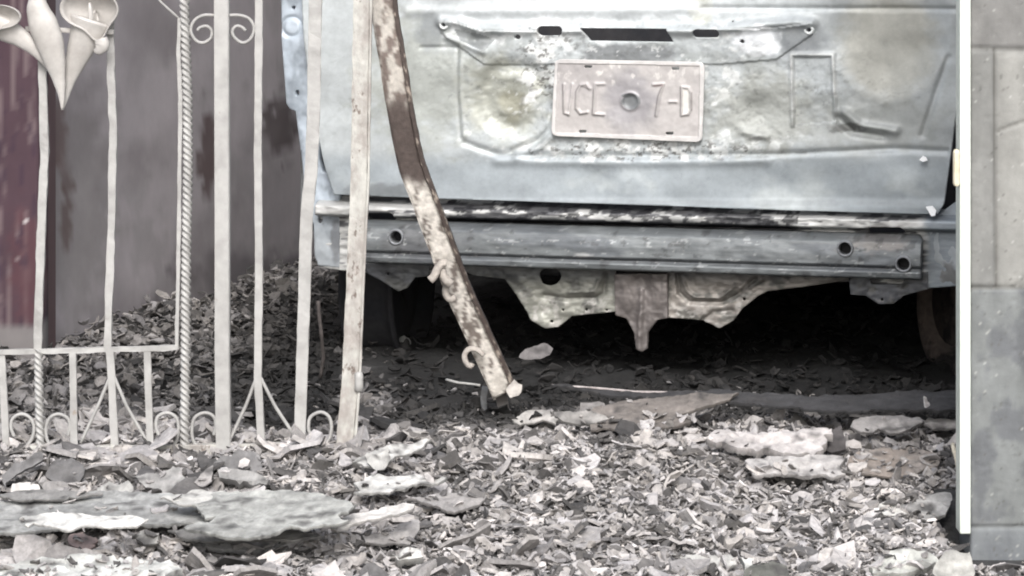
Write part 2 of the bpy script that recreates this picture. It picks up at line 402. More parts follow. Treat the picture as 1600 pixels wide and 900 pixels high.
# --- tailgate
def hatch_w(u, z):
    px, py = car_px(u, 0, z); h = np.zeros(np.shape(u))
    h += -.012*ln(px, py, [(692, 34), (720, 33), (752, 45), (900, 45), (1100, 47), (1180, 40), (1245, 34), (1270, 36)], 8)   # ridge over the handle
    m = inpoly(px, py, [(700, 30), (760, 48), (1210, 44), (1266, 36), (1268, 55), (1215, 92), (1120, 100), (760, 100), (690, 50)])
    h += -.004*m
    h += -.006*ln(px, py, [(700, 58), (735, 70), (758, 80)], 5)
    h += .010*ln(px, py, [(745, 62), (775, 60)], 9)
    h += .006*ln(px, py, [(1205, 50), (1225, 75)], 12)
    h += .0025*ln(px, py, [(718, 72), (716, 140), (722, 215)], 3)-.002*ln(px, py, [(724, 72), (722, 140), (728, 212)], 4)
    h += .003*ln(px, py, [(660, 74), (716, 74)], 3)
    h += .005*ln(px, py, [(728, 222), (780, 240), (870, 243), (1000, 243), (1110, 241), (1200, 240), (1260, 238), (1400, 232), (1480, 236)], 5)
    h += -.005*ln(px, py, [(780, 250), (1000, 253), (1200, 250)], 8)
    h += .022*np.exp(-((np.hypot((px-805), (py-150)*1.0)-48)/14)**2)*.45*(px < 880)
    h += .014*np.exp(-(np.hypot(px-790, py-150)/34)**2)
    h += .006*ln(px, py, [(872, 150), (862, 200), (838, 222), (800, 236)], 5)-.006*ln(px, py, [(880, 150), (872, 205), (846, 230), (810, 244)], 6)
    h += .014*ss(98, 50, np.hypot(px-1392, (py-40)*.85))-.0015*np.exp(-((np.hypot(px-1392, (py-40)*.85)-98)/9)**2)
    h += -.005*ln(px, py, [(1240, 195), (1238, 85), (1303, 85), (1307, 190)], 3.2)
    h += .003*inpoly(px, py, [(1241, 88), (1300, 88), (1305, 190), (1241, 195)])
    h += .010*ln(px, py, [(1310, 185), (1335, 205), (1380, 212)], 7)-.008*ln(px, py, [(1322, 175), (1345, 195), (1400, 204)], 7)
    h += .008*np.exp(-(np.hypot(px-1190, (py-175))/28)**2)-.006*ln(px, py, [(1165, 206), (1200, 212)], 6)
    h += .004*ln(px, py, [(1482, 90), (1462, 150), (1442, 210)], 5)
    h += .004*ln(px, py, [(1100, 12), (1500, 14)], 4)-.004*ln(px, py, [(640, 18), (1080, 14)], 8)
    h += -.010*ss(5, 0, py-0)*0
    # fire-warped skin
    h += (fbm(px/80, py/60, 21, 2)-.5)*.012+(fbm(px/12, py/10, 22)-.5)*.003*(.12+1.1*blob(px, py, 1000, 140, 330, 110, 3, .4))
    h += -.004*ss(306, 325, py+.0*px)                                   # folded bottom hem
    h += np.where(z > .80, (z-.80)*.35, 0)
    return h-.012
def hatch_c(u, z):
    px, py = car_px(u, 0, z); n1 = fbm(px/70, py/50, 51); n2 = fbm(px/16, py/13, 52); n3 = fbm(px/6, py/5, 53)
    c = np.tile(lin(176, 184, 184), (len(u), 1))
    c = mixc(c, lin(150, 163, 170), ss(225, 262, py+20*(n1-.5)))         # blued lower band
    c = mixc(c, lin(176, 186, 184), .7*ss(.5, .7, n1)*ss(240, 300, py))
    c = mixc(c, lin(160, 164, 148), .75*blob(px, py, 660, 130, 90, 90, 3, .6, .4))
    c = mixc(c, lin(166, 166, 142), .9*blob(px, py, 790, 150, 65, 60, 4, .5, .4))
    c = mixc(c, lin(150, 146, 112), .9*blob(px, py, 800, 165, 22, 28, 5, .6, .4))
    c = mixc(c, lin(160, 161, 146), .8*blob(px, py, 1190, 175, 80, 60, 6, .6, .4))
    c = mixc(c, lin(172, 168, 148), .9*blob(px, py, 1390, 70, 75, 85, 7, .2, .3))
    c = mixc(c, lin(158, 160, 150), .6*blob(px, py, 1360, 190, 110, 40, 8, .5, .4))
    c = mixc(c, lin(192, 190, 158), .6*blob(px, py, 1098, 10, 20, 30, 9, .3, .2))
    c = mixc(c, lin(226, 228, 226), .7*ss(.4, .5, n2)*blob(px, py, 830, 55, 110, 22, 10, .9, .3))
    c = mixc(c, lin(228, 231, 234), .9*blob(px, py, 1185, 66, 36, 24, 11, .5, .2))
    c = mixc(c, lin(220, 226, 228), .4*blob(px, py, 930, 8, 260, 18, 12, .8, .4))
    c = mixc(c, lin(222, 222, 216), .9*ss(.52, .62, n2)*blob(px, py, 850, 120, 40, 70, 13, .8, .4))
    c = mixc(c, lin(226, 226, 220), .85*ss(.44, .56, n2)*blob(px, py, 985, 233, 150, 17, 14, .8, .4))
    c = mixc(c, lin(222, 224, 218), .6*ss(.53, .58, n2)*blob(px, py, 1150, 226, 90, 18, 15, .9, .4))
    c = mixc(c, lin(222, 222, 214), .6*ss(.53, .6, n2)*blob(px, py, 1130, 100, 45, 50, 16, .9, .4))
    c = mixc(c, lin(212, 214, 204), .45*ss(.54, .6, n2)*blob(px, py, 800, 215, 80, 26, 17, .8, .4))
    c = mixc(c, lin(222, 222, 214), .8*ln(px, py, [(1240, 180), (1238, 84), (1303, 84), (1307, 150)], 3))
    c = mixc(c, lin(112, 116, 118), .8*blob(px, py, 990, 84, 80, 14, 18, .5, .3))   # grey scorch above plate
    c = mixc(c, lin(120, 126, 126), .8*inpoly(px, py, [(712, 44), (752, 52), (775, 62), (760, 80), (722, 62)]))
    c = mixc(c, lin(122, 130, 134), .6*blob(px, py, 675, 55, 20, 28, 19, .5, .4))
    c = mixc(c, lin(126, 132, 138), .65*blob(px, py, 1245, 62, 45, 26, 20, .5, .4)*(1-blob(px, py, 1185, 66, 36, 24, 11, .5, .2)))
    c = mixc(c, lin(84, 84, 76), .85*blob(px, py, 1326, 200, 26, 9, 21, .8, .3))
    c = mixc(c, lin(96, 96, 88), .7*blob(px, py, 1185, 216, 16, 5, 22, .8, .3))
    c = mixc(c, lin(110, 106, 84), .6*ln(px, py, [(782, 180), (812, 178), (818, 150)], 3))
    c = mixc(c, lin(104, 104, 98), .6*ss(.6, .7, n3)*blob(px, py, 1010, 235, 170, 12, 23, .6, .4))
    c = mixc(c, lin(70, 60, 50), .55*ss(.62, .72, fbm(px/9, py/8, 54))*blob(px, py, 870, 100, 60, 60, 24, .6, .4))
    c = mixc(c, lin(112, 118, 120), .7*blob(px, py, 610, 296, 60, 10, 25, .6, .4))
    c = mixc(c, lin(130, 138, 140), .5*blob(px, py, 1000, 316, 420, 5, 25, .6, .4))
    for l_, k_ in (([(728, 222), (780, 240), (870, 243), (1000, 243), (1110, 241), (1260, 238)], .55), ([(718, 72), (716, 140), (722, 215)], .2),
                  ([(752, 44), (700, 32), (690, 44), (700, 58), (735, 72)], .4), ([(1270, 38), (1240, 42), (1110, 48)], .4),
                  ([(1238, 90), (1240, 195), (1305, 190)], .3), ([(862, 160), (852, 205), (800, 232)], .3)):
        c = mixc(c, lin(96, 98, 92), k_*ln(px, py, l_, 2.2)*ss(.3, .55, n2))
    c = mixc(c, lin(124, 128, 116), .35*ss(.5, .72, fbm(px/30, py/22, 57))*blob(px, py, 1000, 140, 420, 110, 30, .3, .4))
    c = mixc(c, lin(96, 98, 90), .3*ss(.69, .73, fbm(px/9, py/7, 151))*blob(px, py, 1000, 150, 420, 110, 152, .4, .5))
    c = mixc(c, lin(232, 232, 228), .7*ss(.68, .70, fbm(px/9, py/7, 153))*blob(px, py, 960, 130, 160, 60, 154, .4, .5))
    c = mixc(c, lin(86, 80, 70), .75*ss(.63, .65, fbm(px/8, py/5, 155))*np.maximum(blob(px, py, 1000, 234, 180, 16, 156, .4), blob(px, py, 860, 95, 40, 60, 157, .4)))
    c = (c*.50+c.mean(1, keepdims=True)*.56)*np.array([.985, 1, 1.02])
    return c*(.92+.16*n1)[:, None]*(.95+.1*n3)[:, None]
hatch_out = [(470, -60), (478, 60), (490, 160), (503, 225), (513, 270), (524, 303), (700, 310), (1000, 319), (1250, 328), (1466, 334), (1476, 318), (1488, 230), (1499, 150), (1502, 60), (1504, -60)]
holes_h = [pill(843, 883, 40, 55), [(910, 43), (1045, 44), (1055, 65), (925, 63)], pill(1085, 1127, 45, 58), circ(812, 57, 5, 4), circ(697, 38, 3.2), circ(1266, 46, 3.2), circ(1162, 64, 4, 3), circ(1147, 33, 1.5)]
hatch = relief('tailgate', car, m_hatch, cp(hatch_out), [cp(h) for h in holes_h], uzP(hatch_w), hatch_c, .0022, .012)
hatch['label'] = 'pale scorched tailgate panel with embossed recesses'
# handle bosses
for x, y in ((697, 38), (1266, 46)):
    u, z = car_uz(x, y); Vt = []; Ft = []
    for k in range(20):
        a = 2*math.pi*k/20
        for r, w in ((.0045, -.018), (.0065, -.021), (.0095, -.020), (.0115, -.010)): Vt.append((u+r*math.cos(a), w, z+r*math.sin(a)))
    for k in range(20):
        for j in range(3): Ft.append((k*4+j, k*4+j+1, ((k+1) % 20)*4+j+1, ((k+1) % 20)*4+j))
    mesh('boss', Vt, Ft, m_white if False else m_hatch, hatch, cols=np.tile(lin(222, 226, 226), (80, 1)))
# --- number plate
def plate_w(u, z):
    px, py = car_px(u, -.02, z)
    h = -.0016*inpoly(px, py, [(874, 99), (1094, 103), (1092, 214), (869, 207)])*-1
    for s in ([(882, 132), (883, 176), (889, 178)], [(895, 132), (894, 150), (889, 178)], [(922, 138), (917, 131), (908, 133), (903, 143), (902, 169), (908, 177), (918, 175)],
              [(944, 131), (931, 131), (929, 178), (944, 179)], [(1021, 132), (1037, 131), (1031, 149), (1026, 180)], [(1047, 159), (1057, 159)],
              [(1066, 136), (1076, 137), (1080, 145), (1080, 170), (1076, 178), (1066, 180), (1066, 136)]):
        h = h-.0028*ln(px, py, s, 2.4)
    h = h+.004*np.exp(-(np.hypot(px-985, py-158)/26)**2)+(fbm(px/40, py/40, 61)-.5)*.005
    h = h-.003*np.exp(-((np.hypot(px-985, py-158)-13)/3)**2)
    return h-.026
def plate_c(u, z):
    px, py = car_px(u, -.02, z); n = fbm(px/10, py/16, 62); n2 = fbm(px/30, py/30, 63)
    c = np.tile(lin(186, 176, 172), (len(u), 1))
    c = mixc(c, lin(168, 158, 158), .7*blob(px, py, 900, 120, 60, 30, 64, .6, .4))
    c = mixc(c, lin(150, 144, 152), .85*blob(px, py, 985, 160, 40, 48, 65, .3, .4))
    c = mixc(c, lin(104, 112, 116), .9*blob(px, py, 986, 158, 14, 13, 66, .25, .15))
    c = mixc(c, lin(80, 84, 88), .8*blob(px, py, 984, 149, 12, 3, 67, .5, .3))
    c = mixc(c, lin(222, 214, 206), .7*ss(.55, .68, n)*blob(px, py, 980, 112, 110, 18, 68, .5, .4))
    c = mixc(c, lin(226, 220, 206), .7*inpoly(px, py, [(1068, 140), (1077, 140), (1077, 176), (1068, 178)]))
    c = mixc(c, lin(150, 100, 96), .7*ln(px, py, [(1023, 134), (1036, 133)], 1.6))
    for s in ([(880, 132), (881, 177), (888, 180)], [(920, 139), (906, 133), (900, 143), (899, 170), (906, 179), (918, 177)],
              [(928, 140), (926, 179), (944, 181)], [(1035, 136), (1029, 150), (1024, 181)], [(1047, 160), (1057, 160)],
              [(1064, 136), (1064, 181), (1076, 180)], [(1081, 145), (1081, 172)]):
        c = mixc(c, lin(118, 108, 104), .65*ln(px, py, s, 1.3))
    c = mixc(c, lin(226, 222, 218), .5*(1-inpoly(px, py, [(872, 98), (1095, 101), (1093, 215), (868, 208)])))
    return (c*.45+c.mean(1, keepdims=True)*.58)*(.92+.16*n2)[:, None]
def rrect(pts, r=8, n=5):
    out = []; m_ = len(pts)
    for i in range(m_):
        p0, p1, p2 = [Vector(pts[j % m_]) for j in (i-1, i, i+1)]
        a = p1+(p0-p1).normalized()*r; b = p1+(p2-p1).normalized()*r
        for k in range(n): t = k/(n-1); out.append(tuple(a*(1-t)**2+p1*2*t*(1-t)+b*t*t))
    return out
pl_out = rrect([(868, 92), (1102, 97), (1098, 222), (862, 212)], 11)
plate = relief('number_plate', car, m_plate, cp(pl_out, -.02), [cp(pill(x-6, x+6, y-2.2, y+2.2), -.02) for x, y in ((920, 104), (1056, 107), (911, 205), (1047, 208))], uzP(plate_w), plate_c, .0012, .004)
plate['label'] = 'scorched pinkish number plate with embossed characters and a burnt round patch'
# --- rear panel behind the beam
def rp_w(u, z):
    px, py = car_px(u, .02, z); off = (px-560)*.0245          # lines slope with the car's turn
    y0 = py-off
    h = .030-.045*ss(308, 322, y0)+.03*ss(333, 340, y0)
    h += (fbm(px/30, py/10, 71)-.5)*.010*ss(1456, 1440, px)
    h += -.012*np.exp(-((px-870)/22)**2)*ss(340, 325, y0)-.012*np.exp(-((px-1088)/18)**2)*ss(340, 325, y0)
    return h
def rp_c(u, z):
    px, py = car_px(u, .02, z); y0 = py-(px-560)*.0245; n = fbm(px/55, py/9, 72); n2 = fbm(px/16, py/5, 73)
    c = np.tile(lin(92, 92, 94), (len(u), 1))
    c = mixc(c, lin(198, 198, 196), .9*ss(.52, .57, n+.14*(px > 1220)+.08*(px < 700)))
    band = ss(328, 336, y0+10*(n-.5))*np.clip(ss(640, 740, px)*ss(1270, 1220, px), 0, 1)
    c = mixc(c, lin(30, 30, 34), .95*band*ss(.85, .6, n2))
    c = mixc(c, lin(22, 22, 26), .9*ss(331, 336, y0+9*(n2-.5))*ss(640, 700, px)*ss(1262, 1235, px))
    c = mixc(c, lin(40, 40, 44), .85*ss(.53, .58, n2)*(px > 700)*(px < 1250))
    c = mixc(c, lin(150, 158, 166), .95*ss(1440, 1456, px+6*(n2-.5)))
    return c
rp_out = [(522, 300), (800, 312), (1466, 328), (1502, 330), (1502, 446), (1450, 450), (1340, 440), (700, 428), (560, 425), (500, 417), (500, 300)]
relief('rear_panel', car, m_beam, cp(rp_out, .02), [cp(pill(578, 622, 330, 343), .02), cp(pill(1358, 1415, 352, 365), .02)], uzP(rp_w), rp_c, .0026, .01)
# --- bumper beam
bl, br = -.555, .585
_, zt = car_uz(985, 359, -.05); _, zb_ = car_uz(985, 424, -.05)
def beam_w(u, z):
    t = (zt-z)/(zt-zb_)
    w = np.interp(t, [0, .05, .12, .3, .36, .40, .66, .71, .76, .80, .96, 1.0], [-.01, -.045, -.060, -.065, -.066, -.067, -.068, -.061, -.061, -.068, -.066, -.045])
    return w+(fbm(u*6, z*14, 75)-.5)*.012+(fbm(u*40, z*40, 74)-.5)*.002
def beam_c(u, z):
    px, py = car_px(u, -.06, z); t = (zt-z)/(zt-zb_); n = fbm(u*9, z*40, 76); n2 = fbm(px/20, py/8, 77)
    c = np.tile(lin(118, 122, 124), (len(u), 1))
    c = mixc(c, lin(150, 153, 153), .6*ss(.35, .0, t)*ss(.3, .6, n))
    c = mixc(c, lin(92, 96, 102), .6*ss(.48, .68, n))
    c = mixc(c, lin(88, 86, 88), .5*blob(px, py, 650, 380, 70, 26, 78, .7, .4))
    c = mixc(c, lin(150, 140, 132), .4*blob(px, py, 1370, 380, 50, 14, 79, .8, .4))
    c = mixc(c, lin(200, 200, 200), .7*blob(px, py, 912, 398, 12, 3, 80, .6, .4))
    c = mixc(c, lin(60, 62, 68), .7*np.exp(-((t-.72)/.05)**2))
    c = mixc(c, lin(190, 192, 192), .45*ss(.70, .74, fbm(px/14, py/5, 170))*1.0); c = mixc(c, lin(58, 57, 58), .5*ss(.66, .73, fbm(px/16, py/9, 171)))
    return c*(.68+.4*n2)[:, None]
bh = [circ(620, 370, 9, 9), circ(1321, 388, 10.5, 10), circ(1412, 412, 10, 9.5)]
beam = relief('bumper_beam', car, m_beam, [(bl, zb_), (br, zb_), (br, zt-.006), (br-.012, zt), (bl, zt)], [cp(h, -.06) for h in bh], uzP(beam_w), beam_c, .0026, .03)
for x0 in (bl+.06, br-.10): bevel_box('beam_bracket', x0, x0+.05, -.03, .02, zb_+.01, zt-.012, m_shell, beam)
for x, y in ((620, 370), (1321, 388), (1412, 412)):
    u, z = car_uz(x, y, -.06); Vt = []; Ft = []
    for k in range(20):
        a = 2*math.pi*k/20
        for r, w in ((.0118, -.060), (.0125, -.0695), (.0155, -.0695), (.017, -.064)): Vt.append((u+r*math.cos(a), w, z+r*math.sin(a)))
    for k in range(20):
        for j in range(3): Ft.append((k*4+j, k*4+j+1, ((k+1) % 20)*4+j+1, ((k+1) % 20)*4+j))
    mesh('hole_rim', Vt, Ft, m_beam, beam, cols=np.tile(lin(138, 140, 144), (80, 1)))
V, Fc = bxv(bl+.11, br-.11, -.02, -.012, zb_+.004, zt-.004); mesh('hole_shade_plate', V, Fc, m_soot_shade, beam, smooth=False)  # black sheet standing in for the shade behind the beam holes
V, Fc = bxv(bl+.005, br-.005, -.035, -.03, zb_+.004, zt-.006); mesh('hole_shade_liner', V, Fc, m_soot_shade, beam, smooth=False)  # second black sheet painting the holes dark
# --- valance below
def val(name, out, holes, w0, cfun=None, emb=(), base=(150, 148, 144), seed=0):
    def wf(u, z):
        px, py = car_px(u, w0, z); h = w0+(fbm(px/30, py/20, seed+81)-.5)*.012
        for e, a, wd in emb: h = h+a*ln(px, py, e, wd)
        return h
    def cf(u, z):
        px, py = car_px(u, w0, z); n = fbm(px/25, py/18, seed+82); n2 = fbm(px/8, py/7, seed+83)
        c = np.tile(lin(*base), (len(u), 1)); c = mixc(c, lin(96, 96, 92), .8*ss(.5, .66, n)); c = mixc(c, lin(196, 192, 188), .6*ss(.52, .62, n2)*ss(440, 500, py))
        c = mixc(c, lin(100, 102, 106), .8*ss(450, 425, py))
        for e, a, wd in emb: c = mixc(c, lin(84, 82, 78), .55*ln(px, py+2*np.sign(a), e, wd*.8))
        return c
    return relief(name, car, m_beam, cp(out, w0), [cp(h, w0) for h in holes], uzP(wf), cf, .0024, .006)
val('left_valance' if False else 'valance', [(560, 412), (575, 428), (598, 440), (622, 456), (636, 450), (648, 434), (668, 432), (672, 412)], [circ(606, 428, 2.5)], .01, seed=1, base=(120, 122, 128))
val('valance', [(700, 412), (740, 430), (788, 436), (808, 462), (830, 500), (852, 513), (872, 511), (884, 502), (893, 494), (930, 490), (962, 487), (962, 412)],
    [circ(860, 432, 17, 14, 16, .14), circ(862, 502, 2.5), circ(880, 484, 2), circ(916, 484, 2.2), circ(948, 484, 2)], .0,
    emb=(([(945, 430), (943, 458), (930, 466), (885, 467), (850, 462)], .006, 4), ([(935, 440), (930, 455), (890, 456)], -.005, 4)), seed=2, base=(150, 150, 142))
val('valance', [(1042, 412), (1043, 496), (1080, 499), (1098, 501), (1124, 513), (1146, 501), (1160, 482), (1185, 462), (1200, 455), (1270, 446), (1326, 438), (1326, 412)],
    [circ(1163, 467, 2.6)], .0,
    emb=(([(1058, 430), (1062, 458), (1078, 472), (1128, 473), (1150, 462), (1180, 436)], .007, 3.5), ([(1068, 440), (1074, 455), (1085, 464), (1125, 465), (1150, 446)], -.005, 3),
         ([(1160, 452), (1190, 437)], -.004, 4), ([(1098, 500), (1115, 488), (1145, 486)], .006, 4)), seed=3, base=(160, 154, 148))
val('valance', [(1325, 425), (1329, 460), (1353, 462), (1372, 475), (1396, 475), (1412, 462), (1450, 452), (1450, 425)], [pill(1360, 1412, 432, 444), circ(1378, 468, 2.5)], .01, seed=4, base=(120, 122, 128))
# tow bracket
tb = relief('tow_bracket', car, m_beam, cp([(960, 428), (1043, 428), (1043, 497), (1027, 500), (1012, 520), (1011, 545), (1003, 550), (994, 545), (991, 520), (978, 498), (961, 493)], -.02), [],
       uzP(lambda u, z: -.02+(fbm(u*30, z*25, 91)-.5)*.016-.006*ln(*car_px(u, -.02, z), [(1003, 455), (1000, 500), (1000, 545)], 5)),
       lambda u, z: np.tile(lin(116, 110, 108), (len(u), 1))*(.7+.6*fbm(u*40, z*30, 92))[:, None], .0024, .012)
# --- quarter panels
def qp(name, out, holes, w0, cf):
    return relief(name, car, m_hatch, cp(out, w0), [cp(h, w0) for h in holes], uzP(lambda u, z: w0+(fbm(u*18, z*14, 95)-.5)*.012
        +.005*np.exp(-((np.hypot(*(np.array(car_px(u, w0, z))-np.array([[456], [42]])))-15)/3)**2)+.005*np.exp(-((np.hypot(*(np.array(car_px(u, w0, z))-np.array([[531], [45]])))-17)/3)**2)
        -.006*np.exp(-((np.hypot(*(np.array(car_px(u, w0, z))-np.array([[1483], [114]])))-19)/4)**2)), cf, .0024, .02)
def q_c(u, z):
    px, py = car_px(u, .01, z); n = fbm(px/25, py/40, 96); c = np.tile(lin(160, 174, 188), (len(u), 1))
    c = mixc(c, lin(128, 140, 152), .8*ss(.48, .66, n)); c = mixc(c, lin(190, 200, 204), .6*ss(470, 520, px)*ss(200, 60, py)*ss(.3, .6, n))
    c = mixc(c, lin(150, 156, 160), .7*ss(300, 400, py)); c = mixc(c, lin(84, 84, 88), .7*blob(px, py, 525, 370, 10, 40, 97, .4))
    c = mixc(c, lin(80, 82, 84), .8*blob(px, py, 521, 33, 8, 5, 98, .4)); c = mixc(c, lin(90, 86, 84), .7*blob(px, py, 1480, 425, 20, 18, 99, .8))
    c = mixc(c, lin(225, 225, 215), .9*np.exp(-((np.hypot(px-1483, py-114)-19)/4)**2))
    return c*.8+c.mean(1, keepdims=True)*.4
qp('quarter_panel', [(438, -90), (440, 60), (447, 162), (452, 170), (462, 174), (472, 250), (476, 300), (480, 330), (490, 350), (492, 400), (497, 415), (530, 418), (530, 290), (512, 262), (514, 232), (500, 218), (498, 250), (503, 268), (560, 290), (560, -90)],
   [circ(458, 12, 3), circ(464, 145, 3, 5), circ(500, 343, 4, 6)], .012, q_c)
qp('quarter_panel', [(1478, -60), (1478, 150), (1515, 165), (1515, 300), (1462, 338), (1452, 345), (1452, 440), (1460, 448), (1530, 440), (1530, -60)], [[(1476, 160), (1512, 175), (1512, 300), (1474, 322)]], .016, q_c)
# --- shell: sides, roof, floor, pillars, wheels
def side_out():
    p = [(.03, .30), (.03, .95), (.25, 1.38), (.5, 1.42), (1.7, 1.42), (2.3, 1.02), (3.2, .86), (3.35, .7), (3.35, .25), (3.05, .25)]
    p += [(2.8+.27*math.cos(a), .2+.27*math.sin(a)) for a in np.linspace(.2, math.pi-.2, 10)]
    p += [(2.5, .2), (.98, .2)]+[(.60+.3*math.cos(a), .2+.28*math.sin(a)) for a in np.linspace(.2, math.pi-.2, 10)]+[(.22, .30)]
    return p
for s in (-1, 1):
    us = .70 if s > 0 else -.70
    relief('body_side', car, m_shell, side_out(), [[(.3, .95), (.42, 1.32), (1.0, 1.34), (1.0, .93)], [(1.08, .93), (1.08, 1.34), (1.62, 1.34), (2.05, 1.0), (2.05, .92)]],
           lambda a, b, h, us=us, s=s: np.stack([us+s*.0*a-s*h-s*.12*np.clip(b-.95, 0, 1), a, b], -1), lambda a, b: np.tile(lin(120, 122, 124), (len(a), 1)), .02, .01, flip=(s < 0))
bevel_box('roof', -.6, .6, .32, 1.75, 1.40, 1.425, m_shell, car, bev=.01)
bevel_box('floor_pan', -.62, .62, .16, 3.2, .27, .30, m_soot_shade, car, bev=.008)
bevel_box('floor_light_block', -.3, .25, .12, .55, .245, .27, m_soot_shade, car, bev=.012)  # unseen box added to block light from above
bevel_box('dash_wall', -.62, .62, 2.1, 2.14, .3, .95, m_soot_shade, car)
bevel_box('seat_bulkhead', -.62, .62, .62, .66, .3, .8, m_soot_shade, car)
bevel_box('bonnet', -.62, .62, 2.3, 3.3, .84, .86, m_shell, car, bev=.01)
for u in (-.62, .56): bevel_box('window_pillar', u, u+.06, .03, .09, .86, 1.0, m_shell, car)
V, Fc = sweep([(-.55, .6, .19), (.55, .6, .19)], .06, sides=12, up=(0, 0, 1)); mesh('axle', V, Fc, m_soot_shade, car)
def wheel():
    prof = [(.03, -.05), (.09, -.045), (.1, -.01), (.125, .0), (.135, -.05), (.165, -.06), (.172, -.058), (.172, -.05), (.158, -.045), (.15, .02), (.158, .045), (.172, .05), (.172, .06), (.16, .06), (.14, .03), (.12, .035), (.06, .045), (.03, .04)]
    V = []; Fc = []; n = 40; m_ = len(prof)
    for k in range(n):
        a = 2*math.pi*k/n
        for r, x in prof: V.append((x, r*math.cos(a), r*math.sin(a)))
    for k in range(n):
        for j in range(m_): Fc.append((k*m_+j, ((k+1) % n)*m_+j, ((k+1) % n)*m_+(j+1) % m_, k*m_+(j+1) % m_))
    return V, Fc
V, Fc = wheel(); w0 = mesh('wheel', V, Fc, m_rust, car); w0.location = (.66, .38, .165); w0.rotation_euler = (0, R(6), R(34))
V, Fc = sweep([(-.06, 0, 0), (.02, 0, 0)], .20, sides=24, up=(0, 0, 1)); dr = mesh('brake_drum', V, Fc, m_rust, w0)
for (u, w) in ((-.61, .36), (.61, 2.8), (-.61, 2.8)):
    c_ = w0.copy(); c_.rotation_euler = (0, 0, 0); COL.objects.link(c_); c_.parent = car; c_.location = (u, w, .165)
    if w == .36: c_.data = c_.data.copy(); c_.data.materials[0] = m_soot_shade  # left rear wheel coloured black for the shade under the car
    d_ = dr.copy(); COL.objects.link(d_); d_.parent = c_
    if w == .36: d_.data = d_.data.copy(); d_.data.materials[0] = m_soot_shade
# flakes at the tailgate corner, their glint put into the white colour
def flake(poly, w, mat=m_white):
    P0 = cp(poly, w); z_ = min(z for u, z in P0); V = [(u, w+(z-z_)*.9, z) for u, z in P0]+[(u, w+.003+(z-z_)*.9, z) for u, z in P0]; n = len(P0)
    mesh('glint_flake', V, [tuple(range(n)), tuple(range(n, 2*n))[::-1]]+[(i, i+n, (i+1) % n+n, (i+1) % n) for i in range(n)], mat, car, smooth=False)
flake([(1441, 312), (1446, 309), (1453, 320), (1462, 330), (1461, 337), (1455, 338), (1446, 326)], -.03)
flake([(1436, 250), (1441, 244), (1446, 246), (1449, 251), (1442, 253)], -.028)

# ------------------------------------------------------------------ gate
GYD = 4.85
gate = empty('iron_gate', tuple(at(345, 700, GYD))); gate.location.z = 0
tag(gate, 'cream wrought iron gate with lily ornament, twisted bars and scrolls at the left', 'gate')
def gb(name, pts, w, dd=None, mat=m_gate, Y=GYD, **k):
    V, Fc = sweep([at(x, y, Y) if len((x, y)) == 2 else 0 for x, y in pts], w*Y/F, (dd or w)*Y/F, **k)
    return mesh(name, V, Fc, mat, gate, True, smooth=(k.get('sides', 4) != 4))
TOP = -900
gb('bar', [(2, 548), (5, 600), (10, 700)], 11, 6, jit=.001, seed=1)
gb('twisted_bar', [(60, 545), (62, 640), (64, 703)], 13.5, sides=16, lobes=3, twist=205, res=.0022)
gb('bar', [(66, TOP), (66, 90), (70, 240), (66, 330), (62, 440), (59, 548)], 13, 8, jit=.002, seed=2, mat=m_gate)
gb('bar', [(114, 548), (116, 702)], 11, 7, jit=.001, seed=3)
gb('bar', [(172, TOP), (173, 90), (177, 200), (175, 330), (171, 450), (168, 548)], 12, 8, jit=.002, seed=4)
gb('bar', [(172, 545), (176, 620), (180, 706)], 12, 8, jit=.001, seed=5)
gb('bar', [(230, 546), (235, 702)], 11, 7, jit=.001, seed=6)
gb('rail', [(-500, 556), (-60, 551), (60, 549), (160, 546), (277, 543)], 8, 8, jit=.002, seed=7)
gb('bar', [(281, 28), (279, 80), (282, 150), (281, 260), (279, 420), (276, 545)], 6, 6, jit=.0016, seed=8, mat=m_gate)
gb('bar', [(230, -30), (250, 2), (281, 30)], 4, 4, sides=8)
gb('twisted_bar', [(288, TOP), (288, 0), (293, 150), (294, 260), (291, 420), (290, 560), (289, 702)], 15, sides=16, lobes=3, twist=200, res=.0022)
gb('thick_bar', [(347, TOP), (347, 0), (348, 350), (348, 560), (350, 703)], 23, 23)
gb('bar', [(405, TOP), (405, 0), (403, 240), (405, 420), (403, 588), (409, 704)], 12, 8, jit=.001, seed=10)
gb('flat_bar', [(493, TOP), (493, 0), (490, 180), (486, 270), (479, 340), (475, 480), (468, 690)], 25, 8, jit=.0015, seed=11, wend=18*GYD/F)
for a in ([(172, 588), (155, 630), (126, 692)], [(178, 588), (198, 635), (232, 694)], [(402, 586), (385, 632), (357, 692)], [(405, 586), (430, 635), (466, 690)]):
    gb('brace', a, 5.5, 5.5, sides=8)
# broken end stile: square tube with a raised lip along the right
st = gb('end_stile', [(567, TOP), (566, 0), (562, 280), (556, 420), (548, 600), (537, 716)], 27, 27, mat=m_stile, jit=.0015, seed=12)
V, Fc = sweep([at(x, y, GYD-.012) for x, y in [(581, TOP), (580, 0), (576, 280), (569, 420), (562, 600), (553, 716)]], .0035, .012, jit=.001, seed=13); mesh('stile_lip', V, Fc, m_stile, st, True, smooth=False)
st.location = st.location
for ch_ in gate.children:
    pass
lip = [o for o in bpy.data.objects if o.name.startswith('stile_lip')][0]
lip.data.transform(Matrix.Translation(-Vector(gate.location)))
V, Fc = sweep([at(560, 584, GYD-.015), at(561, 588, GYD-.018), at(561, 604, GYD-.018), at(560, 609, GYD-.015)], .014, .012, sides=12, res=.002); mesh('hinge_stub', V, Fc, m_gate, gate, True)
gb('bottom_rail', [(-500, 706), (100, 706), (300, 704), (470, 702), (545, 708)], 20, 16, jit=.002, seed=14, mat=m_stile)
